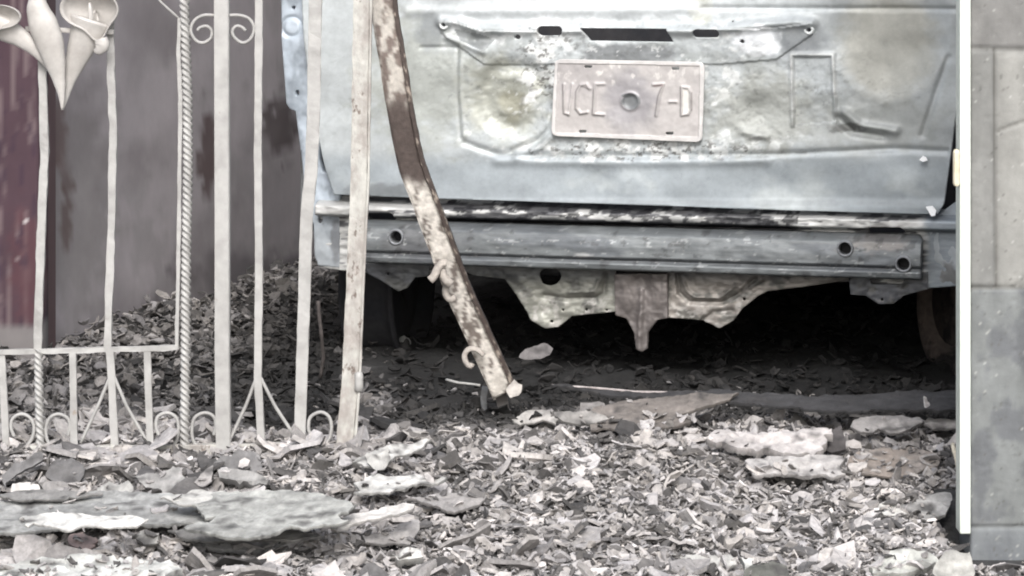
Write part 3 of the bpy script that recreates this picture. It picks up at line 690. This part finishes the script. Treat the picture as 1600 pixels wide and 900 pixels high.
for x in (-50, -105, -160, -215, -270, -330, -390):
    gb('bar', [(x, TOP if x in (-105, -215, -330) else 552), (x, 704)], 12, 8)
gb('top_rail', [(-500, TOP+10), (600, TOP+10)], 24, 23)
gb('thick_bar', [(-510, TOP), (-510, 712)], 24, 23)
def scroll(pts, w=5.5):
    q = catmull([Vector((x, y, 0)) for x, y in pts], 6); gb('scroll', [(p.x, p.y) for p in q], w, w, sides=10, res=.002)
scroll([(336, 24), (318, 24), (304, 32), (298, 47), (305, 62), (317, 67), (329, 60), (331, 48), (323, 41), (313, 43), (308, 48)])
scroll([(358, 24), (375, 24), (390, 30), (397, 44), (392, 60), (379, 67), (366, 58), (363, 48), (369, 41), (377, 42), (384, 48)])
scroll([(22, 682), (17, 668), (20, 654), (33, 647), (46, 652), (53, 666), (50, 685), (38, 702)])
scroll([(106, 681), (109, 668), (106, 654), (92, 647), (78, 653), (72, 668), (74, 688), (84, 702)])
scroll([(248, 680), (244, 668), (246, 652), (260, 645), (274, 651), (279, 666), (276, 688), (266, 702)])
scroll([(334, 680), (337, 666), (334, 651), (320, 645), (305, 652), (300, 668), (302, 688), (312, 702)])
scroll([(485, 680), (482, 668), (485, 652), (500, 644), (513, 650), (518, 666), (514, 686), (500, 699), (482, 704)])
for k in range(14):     # blistered paint on the thin bars
    x, y = random.choice([(66, 0), (173, 0), (280, 0)])[0], random.uniform(120, 520)
# lily ornament
lily = empty('lily_ornament', (0, 0, 0)); lily.parent = gate
def loft(secs, n=20, flat=.45, Y=GYD-.02):
    V = []; Fc = []
    q = catmull([Vector((x, y, 0)) for x, y, r in secs], 4); rr = []
    for i in range(len(secs)-1):
        for k in range(4): t = k/4; t = t*t*(3-2*t)*.5+t*.5; rr.append(secs[i][2]*(1-t)+secs[i+1][2]*t)
    rr.append(secs[-1][2])
    for i, (p, r) in enumerate(zip(q, rr)):
        a = q[max(0, i-1)]; b = q[min(len(q)-1, i+1)]; t = (b-a); t.normalize(); nx_, ny_ = -t.y, t.x
        for k in range(n):
            an = 2*math.pi*k/n; rr_ = r*(1+.05*math.cos(3*an+1))
            c = at(p.x+nx_*rr_*math.cos(an), p.y+ny_*rr_*math.cos(an), Y); c.y += flat*rr_*math.sin(an)*Y/F*1.2; V.append(tuple(c))
    for i in range(len(q)-1):
        for k in range(n): Fc.append((i*n+k, i*n+(k+1) % n, (i+1)*n+(k+1) % n, (i+1)*n+k))
    Fc.append(tuple(range(n))); Fc.append(tuple((len(q)-1)*n+k for k in range(n))[::-1]); return V, Fc
def lm(name, VF, par=lily):
    o = mesh(name, VF[0], VF[1], m_lily, par); o.data.transform(Matrix.Translation(-Vector(gate.location)))
    bm = bmesh.new(); bm.from_mesh(o.data); bmesh.ops.recalc_face_normals(bm, faces=bm.faces); bm.to_mesh(o.data); bm.free(); return o
lm('bud', loft([(97, 172, 1.5), (96, 150, 5), (92, 125, 10), (85, 95, 17), (77, 65, 22), (67, 38, 23), (59, 15, 18), (58, -8, 11), (62, -30, 3)], Y=GYD-.03))
lm('stem', loft([(98, 172, 1.5), (92, 140, 4), (80, 108, 6), (60, 82, 10), (36, 62, 14), (12, 48, 19), (-12, 34, 20), (-30, 22, 26)], Y=GYD-.022))
lm('stem', loft([(98, 172, 1.5), (102, 150, 6), (108, 125, 10), (117, 98, 16), (127, 72, 22), (136, 48, 27), (142, 30, 33)], Y=GYD-.012))
def spathe(cx, cy, rx, ry, lip_, depth=34, Y=GYD-.03):
    V = []; Fc = []; n = 44; m_ = 9
    for i in range(m_):
        f = i/(m_-1)
        for k in range(n):
            a = 2*math.pi*k/n; x = math.cos(a); y = math.sin(a)
            tip = math.exp(-((math.atan2(math.sin(a-lip_[0]), math.cos(a-lip_[0])))/.35)**2)*lip_[1]
            R_ = (1-f)**.8 if i else 1
            wv = 1+.06*math.sin(2*a+1)
            px_ = cx+(rx*wv+tip*math.cos(lip_[0]))*x*R_*(1 if abs(x) > 0 else 1)+6*f; py_ = cy+(ry*wv+tip)*y*R_+4*f
            c = at(px_, py_, Y); c.y += (depth*f**.6)*Y/F-(.004 if i == 0 else 0)+tip*.0002; V.append(tuple(c))
    for i in range(m_-1):
        for k in range(n): Fc.append((i*n+k, i*n+(k+1) % n, (i+1)*n+(k+1) % n, (i+1)*n+k))
    # outer wall folding back from the rim
    b = len(V)
    for i in range(1, 5):
        f = i/4
        for k in range(n):
            a = 2*math.pi*k/n; tip = math.exp(-((math.atan2(math.sin(a-lip_[0]), math.cos(a-lip_[0])))/.35)**2)*lip_[1]
            s_ = 1+.05*math.sin(math.pi*f)-.35*f*f
            wv = 1+.06*math.sin(2*a+1)
            c = at(cx+(rx*wv+tip*math.cos(lip_[0]))*math.cos(a)*s_, cy+(ry*wv+tip)*math.sin(a)*s_, Y); c.y += f*40*Y/F; V.append(tuple(c))
    for i in range(4):
        A = 0 if i == 0 else b+(i-1)*n; B = b+i*n
        for k in range(n): Fc.append((A+(k+1) % n, A+k, B+k, B+(k+1) % n))
    return V, Fc
sp = lm('petal', spathe(139, 14, 43, 33, (1.25, 22)))
lm('petal', spathe(0, 26, 30, 19, (2.0, 9), depth=20, Y=GYD-.045))
V, Fc = loft([(142, 38, 3), (142, 28, 4.5), (141, 14, 4), (140, 4, 2)], Y=GYD-.022, flat=1); lm('spadix', (V, Fc))
for px_, py_, r in ((64, 42, 3.5), (86, 60, 2.5)): pass
V, Fc = loft([(158, 60, 10), (160, 70, 12), (154, 78, 9), (147, 80, 3)], Y=GYD-.036, flat=.5); lm('petal_tip', (V, Fc))
V, Fc = sweep([at(40, 45, GYD-.01), at(178, 50, GYD-.01)], .008, .006); o = mesh('backing_rod', V, Fc, m_lily, lily); o.data.transform(Matrix.Translation(-Vector(gate.location)))

# ------------------------------------------------------------------ bent post
PF = on_rubble(790, 655, 0)-.02; kf = (PF-4.9)/.5
post_px = [(594, -500, 4.80), (597, -200, 4.84), (601, 0, 4.9), (614, 90, 4.93), (630, 190, 4.98), (644, 255, 5.02), (662, 305, 5.05), (690, 380, 5.12), (718, 455, 5.2), (745, 515, 5.26), (770, 570, 5.31), (790, 614, 5.35)]
post_px = [(x, y, 4.9+(Y-4.9)*kf if Y > 4.9 else Y) for x, y, Y in post_px]
pb = at(790, 655, PF)
post = empty('bent_post', (pb.x, pb.y, pb.z)); tag(post, 'bent rusty steel post with peeling paint leaning down in front of the car', 'post')
pts = catmull([at(*p) for p in post_px], 5)
def post_cols(V, px_shift=0, side=False):
    V = np.array(V); px = 800+F*V[:, 0]/V[:, 1]; py = HY+F*(CH-V[:, 2])/V[:, 1]
    n = fbm(px/9, py/22, 101); n2 = fbm(px/5, py/9, 102)
    c = np.tile(lin(196, 190, 182), (len(V), 1))
    c = mixc(c, lin(110, 96, 90), ss(.42, .56, n)*ss(185, 150, py)*.9)
    c = mixc(c, lin(84, 74, 70), ss(140, 175, py+20*(n-.5))*ss(300, 275, py+20*(n-.5)))
    c = mixc(c, lin(228, 222, 214), .9*ss(.4, .5, n2)*ss(280, 300, py))
    c = mixc(c, lin(92, 80, 74), .85*ss(.56, .6, fbm(px/7, py/30, 104))*ss(280, 300, py))
    if side: c = mixc(c*.0+lin(78, 68, 64), lin(180, 168, 156), .7*ss(.6, .66, n2))
    return c
def post_bar(name, off, w, dd, yo, side=False, jit=.0012, seed=1, par=post):
    q = [Vector((p.x+off, p.y+yo, p.z+off*.35)) for p in pts]
    V, Fc = sweep(q, w, dd, sides=5, jit=jit, seed=seed, res=.005)
    return mesh(name, V, Fc, m_post, par, True, cols=post_cols(V, side=side))
post_bar('channel_face', -.004, .036, .005, 0, seed=21)
post_bar('channel_flange', .0165, .007, .030, .008, side=True, seed=22)
post_bar('channel_flange', -.0205, .004, .026, .012, seed=23)
V, Fc = sweep([at(776, 595, PF-.02), at(785, 630, PF), at(796, 672, PF+.01)], .022, .012, jit=.002, wend=.016); mesh('post_stub', V, Fc, m_post, post, True, cols=np.tile(lin(104, 100, 98), (len(V), 1)), smooth=False)
def pscroll(p_, Y, w=8):
    Y = 4.9+(Y-4.9)*kf-.012; q = catmull([at(x, y, Y) for x, y in p_], 6); V, Fc = sweep(q, w*Y/F, sides=10, res=.003, jit=.002); mesh('scroll_remnant', V, Fc, m_post, post, True, cols=np.tile(lin(164, 157, 150), (len(V), 1))*(.7+.6*fbm(np.array(V)[:, 0]*150, np.array(V)[:, 2]*150, 5))[:, None])
pscroll([(756, 556), (744, 546), (732, 546), (726, 555), (728, 566), (735, 573), (738, 568)], 5.27, 8.5)
pscroll([(698, 412), (690, 412), (684, 420), (678, 432), (672, 438)], 5.13, 13)
pscroll([(706, 440), (698, 447), (697, 460), (704, 468), (712, 464)], 5.17, 11)
pscroll([(690, 420), (695, 436), (706, 444)], 5.14, 14)

# ------------------------------------------------------------------ sheets and slabs of debris
def sheet(name, label, poly, lift=.02, tilt=18, thick=.006, col=(180, 178, 176), seed=1, roll=0, wav=.0028, streak=.4, jag=.0065, cat='debris', mark=None, Y=None, grp=None, step=.009):
    cx_ = sum(p[0] for p in poly)/len(poly); cy_ = sum(p[1] for p in poly)/len(poly)
    Y = Y or on_rubble(cx_, cy_, lift); P0 = at(cx_, cy_, Y)
    N_ = Vector((math.sin(R(roll)), -math.sin(R(tilt))*math.cos(R(roll)), math.cos(R(tilt))*math.cos(R(roll)))).normalized()
    e1 = Vector((1, 0, 0)); e1 = (e1-N_*e1.dot(N_)).normalized(); e2 = N_.cross(e1)
    O = Vector((0, 0, CH)); p2 = []
    for x, y in poly:
        d_ = Vector(((x-800)/F, 1, -(y-HY)/F)); t = (P0-O).dot(N_)/d_.dot(N_); q_ = O+d_*t-P0; p2.append(Vector((q_.dot(e1), q_.dot(e2))))
    SHEETS.append(([tuple((P0+e1*p.x+e2*p.y).xy) for p in p2], tuple(P0), tuple(N_)))
    rg = random.Random(seed); b = []; arc = 0; brk = [(-.01, 0), (0, 0)]
    n = len(p2)
    for i in range(n):
        a, c = p2[i], p2[(i+1) % n]; L = (c-a).length; k = max(1, int(L/.005)); nn = Vector((-(c-a).y, (c-a).x)).normalized()
        for j in range(k):
            f = j/k; arc += L/k
            while arc > brk[-1][0]: brk.append((brk[-1][0]+rg.choice((.003, .009, .014, .03, .05)), rg.uniform(-1, 1)*jag*(1.6 if rg.random() < .25 else .8)))
            (s0, o0), (s1, o1) = brk[-2], brk[-1]; of = o0+(o1-o0)*min(1, max(0, (arc-s0)/(s1-s0)))
            b.append(a.lerp(c, f)+nn*(of+rg.uniform(-1, 1)*jag*.12))
    xs = [p.x for p in b]; ys = [p.y for p in b]; bl_ = [(p.x, p.y) for p in b]
    inner = []
    gx_ = np.arange(min(xs), max(xs), step); gy_ = np.arange(min(ys), max(ys), step)
    if len(gx_)*len(gy_) > 0:
        A, B = np.meshgrid(gx_, gy_); A = A.ravel()+np.array([rg.uniform(-.3, .3)*step for _ in range(A.size)]); B = B.ravel()+np.array([rg.uniform(-.3, .3)*step for _ in range(B.size)])
        ok = inpoly(A, B, bl_)
        dd = dseg(A, B, bl_+[bl_[0]]); ok &= dd > step*.4
        inner = [Vector((x, y)) for x, y in zip(A[ok], B[ok])]
    vs, _, fs, *_r = delaunay_2d_cdt(b+inner, [], [list(range(len(b)))], 1, 1e-6)
    vx = np.array([v.x for v in vs]); vy = np.array([v.y for v in vs])
    h = (fbm(vx*16, vy*16, seed)-.5)*wav*2.2+(fbm(vx*50, vy*50, seed+5)-.5)*wav*1.0
    eb = dseg(vx, vy, bl_+[bl_[0]])
    h = h+.4*thick*(fbm(vx*8, vy*40, seed+9, 2) > .52)
    nv = len(vs); h = h+(fbm(vx*120, vy*120, seed+6, 2)-.5)*.004; top = [P0+e1*float(x)+e2*float(y)+N_*float(z) for x, y, z in zip(vx, vy, h)]
    bot = [p-N_*thick*(1+.5*rg.random()) for p in top]
    E = {}
    for f in fs:
        for i in range(len(f)):
            k = (f[i], f[(i+1) % len(f)])
            if (k[1], k[0]) in E: del E[(k[1], k[0])]
            else: E[k] = 1
    Fc = [tuple(f) for f in fs]+[tuple(v+nv for v in f)[::-1] for f in fs]+[(b_, a_, a_+nv, b_+nv) for a_, b_ in E]
    n1 = fbm(vx*9, vy*28, seed+11); n2 = fbm(vx*60, vy*90, seed+12)
    c = np.tile(lin(*col), (nv, 1)); dk = lin(*[v*.55 for v in col])
    c = mixc(c, dk, streak*ss(.46, .66, n1)); c = c*(.52+.5*n2)[:, None]; c = mixc(c, lin(62, 60, 60), .8*ss(.6, .72, fbm(vx*35, vy*80, seed+17)))
    if mark is not None: c = mixc(c, mark, .8*ss(.5, .6, fbm(vx*14, vy*30, seed+15)))
    c = np.vstack([c, np.tile(dk, (nv, 1))])
    o = mesh(name, [tuple(p-P0) for p in top+bot], Fc, m_sheet, cols=c, smooth=False); o.location = P0
    tag(o, label, cat, grp); return o
G = 'broken sheets and slabs lying in the rubble'
sheets = [
 ('charred_sheet', 'long flat ash grey sheet at the bottom left with a ragged front edge', [(-40, 786), (60, 776), (150, 768), (270, 772), (352, 792), (300, 800), (345, 812), (290, 822), (180, 816), (120, 824), (-40, 834)], .05, 14, .007, (170, 170, 168), 1),
 ('charred_sheet', 'broken ash grey sheet right of the long one, its edge raised over a dark gap', [(300, 790), (330, 772), (420, 766), (500, 772), (562, 788), (530, 806), (545, 812), (480, 826), (455, 822), (405, 838), (340, 834), (288, 826), (330, 812)], .078, 13, .006, (178, 178, 174), 61),
 ('charred_sheet', 'narrow layered sheet tucked under the broken ash grey sheet', [(262, 828), (330, 826), (420, 834), (470, 830), (500, 838), (440, 848), (380, 842), (320, 848), (280, 840)], .045, 14, .005, (140, 138, 136), 62),
 ('thin_shard', 'thin pale shard overlapping the seam between the two ash grey sheets', [(250, 778), (300, 768), (372, 770), (420, 780), (380, 784), (330, 790), (280, 788)], .085, 14, .004, (196, 194, 190), 63),
 ('thin_shard', 'thin grey shard behind the long ash grey sheet at the far left', [(-20, 774), (40, 766), (110, 764), (160, 770), (120, 778), (30, 784)], .06, 20, .004, (150, 148, 146), 64),
 ('white_board', 'thin bright white strip lying on the long grey sheet at bottom left', [(30, 808), (90, 800), (130, 802), (190, 806), (232, 812), (215, 822), (110, 824), (40, 820)], .08, 16, .004, (222, 220, 216), 2),
 ('curved_strip', 'pale curved strip rising to the right beside the black hollow at lower centre', [(518, 826), (545, 808), (580, 797), (630, 788), (646, 787), (642, 796), (600, 806), (560, 820), (524, 834)], .07, 22, .006, (216, 212, 208), 3),
 ('white_board', 'bright white board with notched end below the foot of the broken stile', [(560, 752), (580, 743), (650, 742), (700, 744), (684, 754), (640, 760), (612, 772), (556, 768)], .045, 20, .006, (218, 216, 212), 4),
 ('charred_sheet', 'grey folded sheet above the black hollow left of centre', [(630, 782), (680, 770), (720, 768), (757, 774), (748, 786), (712, 800), (690, 792), (650, 780)], .03, 22, .006, (160, 156, 154), 5),
 ('pale_sheet', 'pale sheet tilted up to the right, resting against the foot of the broken stile', [(550, 722), (580, 708), (620, 694), (672, 686), (660, 700), (632, 710), (612, 722), (570, 728)], .05, 26, .005, (206, 204, 200), 6),
 ('round_shard', 'rounded pale shard hanging over a dark gap right of the stile foot', [(570, 712), (590, 705), (612, 702), (610, 718), (600, 734), (588, 735), (576, 722)], .06, 48, .005, (190, 188, 184), 7),
 ('trapezoid_shard', 'small pale trapezoid shard standing up behind the tilted sheet', [(628, 671), (668, 671), (665, 688), (648, 690), (640, 682)], .03, 60, .004, (188, 184, 180), 8),
 ('pale_slab', 'broad pale slab cut off by the bottom left corner of the picture', [(-60, 900), (20, 884), (100, 874), (200, 872), (270, 878), (286, 892), (200, 925), (-60, 930)], .03, 16, .01, (206, 206, 202), 9),
 ('grey_shard', 'pointed grey shard lying like a tent in front of the thick gate bar', [(206, 745), (235, 738), (272, 728), (290, 745), (302, 766), (262, 768), (225, 764)], .03, 44, .006, (164, 162, 160), 10),
 ('brick_piece', 'small bright brick piece at the far left below the gate', [(20, 760), (58, 758), (62, 770), (22, 772)], .03, 40, .014, (216, 212, 208), 11),
 ('brick_piece', 'longer grey brick piece right of the small bright one below the gate', [(60, 758), (72, 754), (126, 755), (130, 766), (118, 773), (66, 770)], .03, 40, .014, (178, 174, 172), 12),
 ('pale_shard', 'pale rough shard between the grey brick piece and the tent shaped shard', [(152, 762), (170, 752), (202, 749), (208, 764), (180, 770), (154, 770)], .03, 38, .008, (204, 202, 198), 13),
 ('burnt_log', 'rounded grey log like piece in front of the gate between two bars', [(340, 737), (350, 735), (400, 744), (420, 752), (416, 760), (380, 756), (342, 748)], .035, 46, .014, (158, 156, 154), 14),
 ('curled_shard', 'curled rounded shard left of the burnt log like piece', [(300, 752), (312, 738), (326, 731), (334, 740), (332, 754), (316, 762)], .035, 50, .006, (166, 162, 160), 15),
 ('plaster_block', 'dull grey plaster block leaning at the bottom rail right of the thick gate bar', [(338, 712), (372, 706), (408, 706), (410, 740), (392, 742), (345, 730)], .03, 62, .01, (142, 140, 140), 16),
 ('brown_sheet', 'large brown grey sheet rising to the right before the black space below the car', [(905, 652), (930, 636), (990, 624), (1060, 616), (1155, 614), (1140, 624), (1108, 636), (1064, 650), (1090, 656), (1050, 668), (930, 672)], .05, 20, .006, (136, 129, 124), 17),
 ('pale_shard', 'pale chipped shard lying left of the brown grey sheet near the post foot', [(798, 655), (820, 645), (846, 642), (862, 644), (878, 654), (868, 664), (848, 658), (812, 664)], .035, 30, .006, (190, 186, 182), 18),
 ('spiky_shard', 'spiky pale shard touching the left end of the brown grey sheet', [(866, 646), (905, 642), (925, 640), (934, 648), (950, 654), (930, 664), (905, 666), (880, 658)], .04, 30, .006, (184, 180, 176), 19),
 ('white_sheet', 'bright white sheet with a broken right edge in front of the dark hollow', [(1102, 686), (1118, 674), (1160, 673), (1200, 675), (1290, 668), (1302, 674), (1282, 702), (1262, 708), (1224, 706), (1200, 698), (1180, 706), (1150, 702)], .05, 22, .012, (208, 202, 200), 20),
 ('arched_sheet', 'arched grey sheet at the right in front of the car wheel', [(1328, 668), (1345, 654), (1370, 646), (1410, 648), (1440, 656), (1420, 664), (1392, 676), (1345, 678)], .045, 30, .006, (170, 166, 164), 21),
 ('pale_sheet', 'pale sheet reaching the green jamb behind the arched sheet', [(1436, 656), (1470, 654), (1499, 653), (1499, 668), (1480, 672), (1458, 668), (1444, 664)], .045, 26, .006, (196, 192, 190), 22),
 ('broad_sheet', 'broad pale sheet below the bright white sheet at the right', [(1165, 722), (1210, 713), (1260, 716), (1310, 712), (1330, 716), (1318, 730), (1322, 742), (1270, 744), (1220, 738), (1178, 744)], .04, 22, .008, (194, 190, 188), 23),
 ('stained_sheet', 'brownish stained sheet lying flat near the green jamb', [(1325, 726), (1340, 708), (1380, 700), (1440, 702), (1470, 712), (1458, 728), (1430, 742), (1390, 744), (1350, 738)], .035, 18, .006, (158, 150, 144), 24),
 ('dark_shard', 'dark grey folded piece stuck to the right end of the bright white sheet', [(1284, 700), (1298, 672), (1318, 664), (1324, 680), (1322, 700), (1300, 706)], .05, 40, .008, (96, 92, 92), 25),
 ('white_strip', 'upper of two short white strips near the green jamb', [(1370, 788), (1392, 785), (1402, 790), (1396, 796), (1374, 794)], .02, 34, .005, (214, 212, 208), 26),
 ('white_strip', 'lower of two short white strips near the green jamb', [(1378, 800), (1404, 797), (1418, 803), (1406, 808), (1384, 807)], .02, 34, .005, (206, 204, 200), 27),
 ('crumpled_sheet', 'crumpled pale sheet with a toothed lower edge beside the green jamb', [(1392, 786), (1430, 784), (1450, 772), (1482, 770), (1490, 782), (1478, 806), (1440, 814), (1404, 804)], .03, 26, .008, (186, 184, 182), 28),
 ('oval_slab', 'large pale oval slab on the ground left of the pillar foot', [(1358, 886), (1372, 868), (1410, 862), (1450, 866), (1466, 876), (1448, 890), (1400, 896), (1366, 894)], .03, 26, .012, (196, 196, 190), 29),
 ('concrete_lump', 'pale angular concrete lump at the pillar foot', [(1458, 892), (1476, 868), (1500, 864), (1517, 866), (1518, 905), (1470, 905)], .04, 50, .02, (200, 198, 192), 30),
 ('dark_slab', 'grey green stone slab in the bottom row of rubble', [(1170, 890), (1186, 878), (1206, 876), (1228, 884), (1230, 905), (1165, 910)], .03, 40, .012, (120, 120, 114), 31),
 ('white_block', 'small white block at the bottom edge right of centre', [(1158, 878), (1176, 876), (1178, 904), (1158, 906)], .03, 55, .014, (220, 220, 216), 32),
 ('pale_shard', 'pale long shard lying left of the grey green slab at the bottom', [(1050, 868), (1090, 862), (1140, 866), (1150, 880), (1110, 888), (1060, 884)], .025, 26, .007, (190, 188, 184), 33),
 ('curved_shard', 'grey curved shard below the black hollow at lower centre', [(566, 836), (600, 832), (650, 812), (652, 826), (640, 850), (600, 852), (570, 848)], .03, 30, .006, (178, 174, 172), 34),
 ('grey_board', 'narrow grey board lying below the long grey sheet on the left', [(290, 846), (350, 838), (410, 842), (450, 850), (440, 862), (350, 858)], .028, 22, .008, (172, 170, 168), 35),
 ('pale_block', 'pale squared block at lower centre below the curved shard', [(610, 866), (655, 862), (662, 874), (620, 880)], .03, 40, .014, (206, 204, 200), 36),
 ('pink_shard', 'pinkish shard under the front of the long grey sheet on the left', [(108, 836), (130, 828), (152, 840), (150, 856), (132, 860), (112, 848)], .03, 40, .006, (188, 168, 164), 37),
 ('grey_shard', 'rounded grey shard right of the pinkish shard', [(205, 838), (225, 826), (250, 832), (248, 850), (225, 852)], .035, 44, .006, (188, 186, 182), 38),
 ('cardboard_flap', 'grey torn flap in shadow at the far left below the gate scrolls', [(0, 742), (20, 722), (60, 708), (66, 716), (40, 734), (10, 764), (0, 766)], .04, 50, .006, (128, 126, 126), 39),
 ('rag_piece', 'dark crumpled rag like piece in front of the first twisted bar', [(70, 744), (84, 722), (112, 712), (130, 730), (122, 746), (96, 754)], .04, 50, .008, (112, 110, 110), 40),
]
for s in sheets:
    n_, l_, p_, lf, ti, th, cl, sd = s; rl = {1: -1, 61: -4, 62: -3, 20: -2, 6: -4, 3: -3, 17: -3}.get(sd, 0)
    mk = lin(140, 130, 122) if n_ == 'stained_sheet' else None
    sheet(n_, l_, p_, lf, ti, th*(.65 if th < .009 else .9), cl, sd, mark=mk, roll=rl, grp=G)
# dark mat under the car with a pale front edge
sheet('burnt_mat', 'long black mat under the car with a thin pale front edge', [(860, 602), (980, 612), (1120, 610), (1240, 616), (1370, 618), (1499, 610), (1499, 640), (1300, 640), (1150, 626), (1000, 622)], .05, 9, .004, (70, 69, 71), 50, wav=.004, step=.014)
sheet('hanging_flake', 'pale grey oval flake hovering in front of the black space beside the post', [(812, 560), (822, 548), (845, 541), (860, 543), (858, 552), (838, 558), (820, 562)], 0, 62, .002, (124, 120, 120), 51, Y=PF-.05, wav=.002)['label'] = 'pale grey oval flake stuck out beside the lower end of the bent post'
sheet('torn_flake', 'torn pale flake clinging to the bottom end of the bent post', [(790, 606), (800, 588), (808, 584), (818, 602), (810, 618), (798, 622)], 0, 66, .002, (196, 190, 184), 52, Y=PF-.05, wav=.003)
sheet('pale_pebble', 'small bright oval chip in the dark under the left of the car', [(621, 531), (630, 526), (639, 532), (636, 539), (625, 538)], 0, 50, .006, (190, 190, 188), 53, Y=on_rubble(630, 533, .01), wav=.002)
# thin stake beside the post
SY = on_rubble(757, 655, 0); p0 = at(757, 655, SY); stk = empty('short_stake', tuple(p0)); tag(stk, 'short dark stake standing in the ash left of the post foot', 'stake')
V, Fc = sweep([at(760, 658, SY), at(756, 625, SY), at(758, 604, SY)], .010, .008, jit=.003); mesh('stick', V, Fc, m_shell, stk, True)
# wires and sticks
def stick(name, label, pts_, w, col, seed=1):
    V, Fc = sweep([at(*p) for p in pts_], w, sides=8, jit=w*.3, seed=seed); P0 = Vector(V[0])
    tag(mesh(name, [tuple(Vector(v)-P0) for v in V], Fc, m_chip, cols=np.tile(lin(*col), (len(V), 1))), label, 'stick').location = P0
stick('bent_wire', 'thin bent wire lying in the dark left of the post foot', [(697, 593, 5.45), (715, 598, 5.43), (735, 600, 5.42), (750, 602, 5.41)], .004, (190, 188, 184))
YM = on_rubble(940, 607, .05)-.01
stick('pale_lath', 'long thin pale lath along the front edge of the black mat', [(862, 602, YM), (930, 606, YM), (990, 612, YM), (1060, 613, YM), (1130, 612, YM)], .004, (170, 162, 160), 7)
stick('dark_twig', 'dark twig standing up in the chips below the brown grey sheet', [(1012, 665, 5.2), (1018, 682, 5.17), (1028, 700, 5.12)], .006, (60, 58, 58), 2)
stick('pale_lath', 'pale lath leaning against the foot of the green jamb', [(1489, 694, 4.66), (1495, 720, 4.62), (1500, 745, 4.58)], .007, (216, 206, 186), 3)
stick('hanging_cable', 'burnt cable hanging behind the leaning flat bar of the gate', [(497, 470, 5.5), (502, 520, 5.5), (506, 560, 5.52), (500, 590, 5.53)], .007, (84, 78, 76), 4)

# ------------------------------------------------------------------ right pillar and jamb
PY = 4.5; PX = at(1517, 0, PY).x
def pil2_P(a, b, h):
    px = 800+F*a/PY; py = HY+F*(CH-b)/PY
    r = (fbm(a*25, b*25, 111)-.5)*.003
    for l_, w_ in (([(1517, 76), (1700, 78)], 2.2), ([(1517, 449), (1700, 451)], 2.0), ([(1553, 78), (1556, 449)], 1.6), ([(1560, 205), (1600, 190)], 1.5), ([(1565, 84), (1600, 83)], 1.5), ([(1517, 824), (1700, 822)], 2)): r = r+.005*ln(px, py, l_, w_*1.2)
    r = r+.002*ss(.74, .78, fbm(px/5, py/5, 112))
    r = r-.002*(px < 1554)*(py > 78)*(py < 449)
    return np.stack([a-PX, PY+r+h-PY, b], -1)
def pil2_c(a, b):
    px = 800+F*a/PY; py = HY+F*(CH-b)/PY; n = fbm(px/45, py/60, 113); n2 = fbm(px/5, py/7, 114)
    c = np.tile(lin(146, 146, 143), (len(a), 1))
    c = mixc(c, lin(168, 167, 162), .8*ss(1550, 1562, px)*ss(76, 84, py)*ss(452, 446, py))
    c = mixc(c, lin(138, 142, 142), .8*ss(448, 456, py)); c = mixc(c, lin(112, 114, 118), .8*ss(.46, .62, n)*ss(448, 456, py))
    c = mixc(c, lin(134, 132, 130), .6*ss(78, 70, py))
    c = mixc(c, lin(132, 136, 140), .7*ss(815, 835, py))
    c = mixc(c, lin(104, 102, 98), .6*ss(.73, .79, n2)); c = mixc(c, lin(205, 205, 200), .7*ss(.24, .18, fbm(px/4, py/5, 115)))
    c = mixc(c, lin(88, 86, 82), .7*ln(px, py, [(1553, 78), (1556, 449)], 2.5)); c = mixc(c, lin(112, 110, 106), .5*ln(px, py, [(1517, 76), (1700, 78)], 2.5))
    c = mixc(c, lin(116, 116, 112), .5*ln(px, py, [(1517, 449), (1700, 451)], 2.5))
    return c*(.48+.32*fbm(px/20, py/60, 116))[:, None]
cpil = relief('concrete_pillar', None, m_pillar, [(PX, -.02), (PX+.55, -.02), (PX+.55, 2.3), (PX, 2.3)], [], pil2_P, pil2_c, .0035, .118)
cpil.location = (PX, PY, 0); tag(cpil, 'grey cast concrete pillar with board joints at the right edge', 'pillar')
jz = CH-(832-HY)/F*4.5
jamb = empty('door_jamb', (at(1508, 0, 4.51).x, 4.52, jz)); tag(jamb, 'narrow pale green steel jamb standing against the concrete pillar', 'jamb')
bevel_box('jamb_tube', at(1498, 0, 4.5).x, PX-.002, 4.488, 4.53, jz, 2.25, m_jamb, jamb, True, .002)
bevel_box('latch_plate', at(1488, 0, 4.5).x, at(1500, 0, 4.5).x-.002, 4.484, 4.50, at(0, 291, 4.5).z, at(0, 232, 4.5).z, m_cream, jamb, True, .005)

# ------------------------------------------------------------------ loose litter
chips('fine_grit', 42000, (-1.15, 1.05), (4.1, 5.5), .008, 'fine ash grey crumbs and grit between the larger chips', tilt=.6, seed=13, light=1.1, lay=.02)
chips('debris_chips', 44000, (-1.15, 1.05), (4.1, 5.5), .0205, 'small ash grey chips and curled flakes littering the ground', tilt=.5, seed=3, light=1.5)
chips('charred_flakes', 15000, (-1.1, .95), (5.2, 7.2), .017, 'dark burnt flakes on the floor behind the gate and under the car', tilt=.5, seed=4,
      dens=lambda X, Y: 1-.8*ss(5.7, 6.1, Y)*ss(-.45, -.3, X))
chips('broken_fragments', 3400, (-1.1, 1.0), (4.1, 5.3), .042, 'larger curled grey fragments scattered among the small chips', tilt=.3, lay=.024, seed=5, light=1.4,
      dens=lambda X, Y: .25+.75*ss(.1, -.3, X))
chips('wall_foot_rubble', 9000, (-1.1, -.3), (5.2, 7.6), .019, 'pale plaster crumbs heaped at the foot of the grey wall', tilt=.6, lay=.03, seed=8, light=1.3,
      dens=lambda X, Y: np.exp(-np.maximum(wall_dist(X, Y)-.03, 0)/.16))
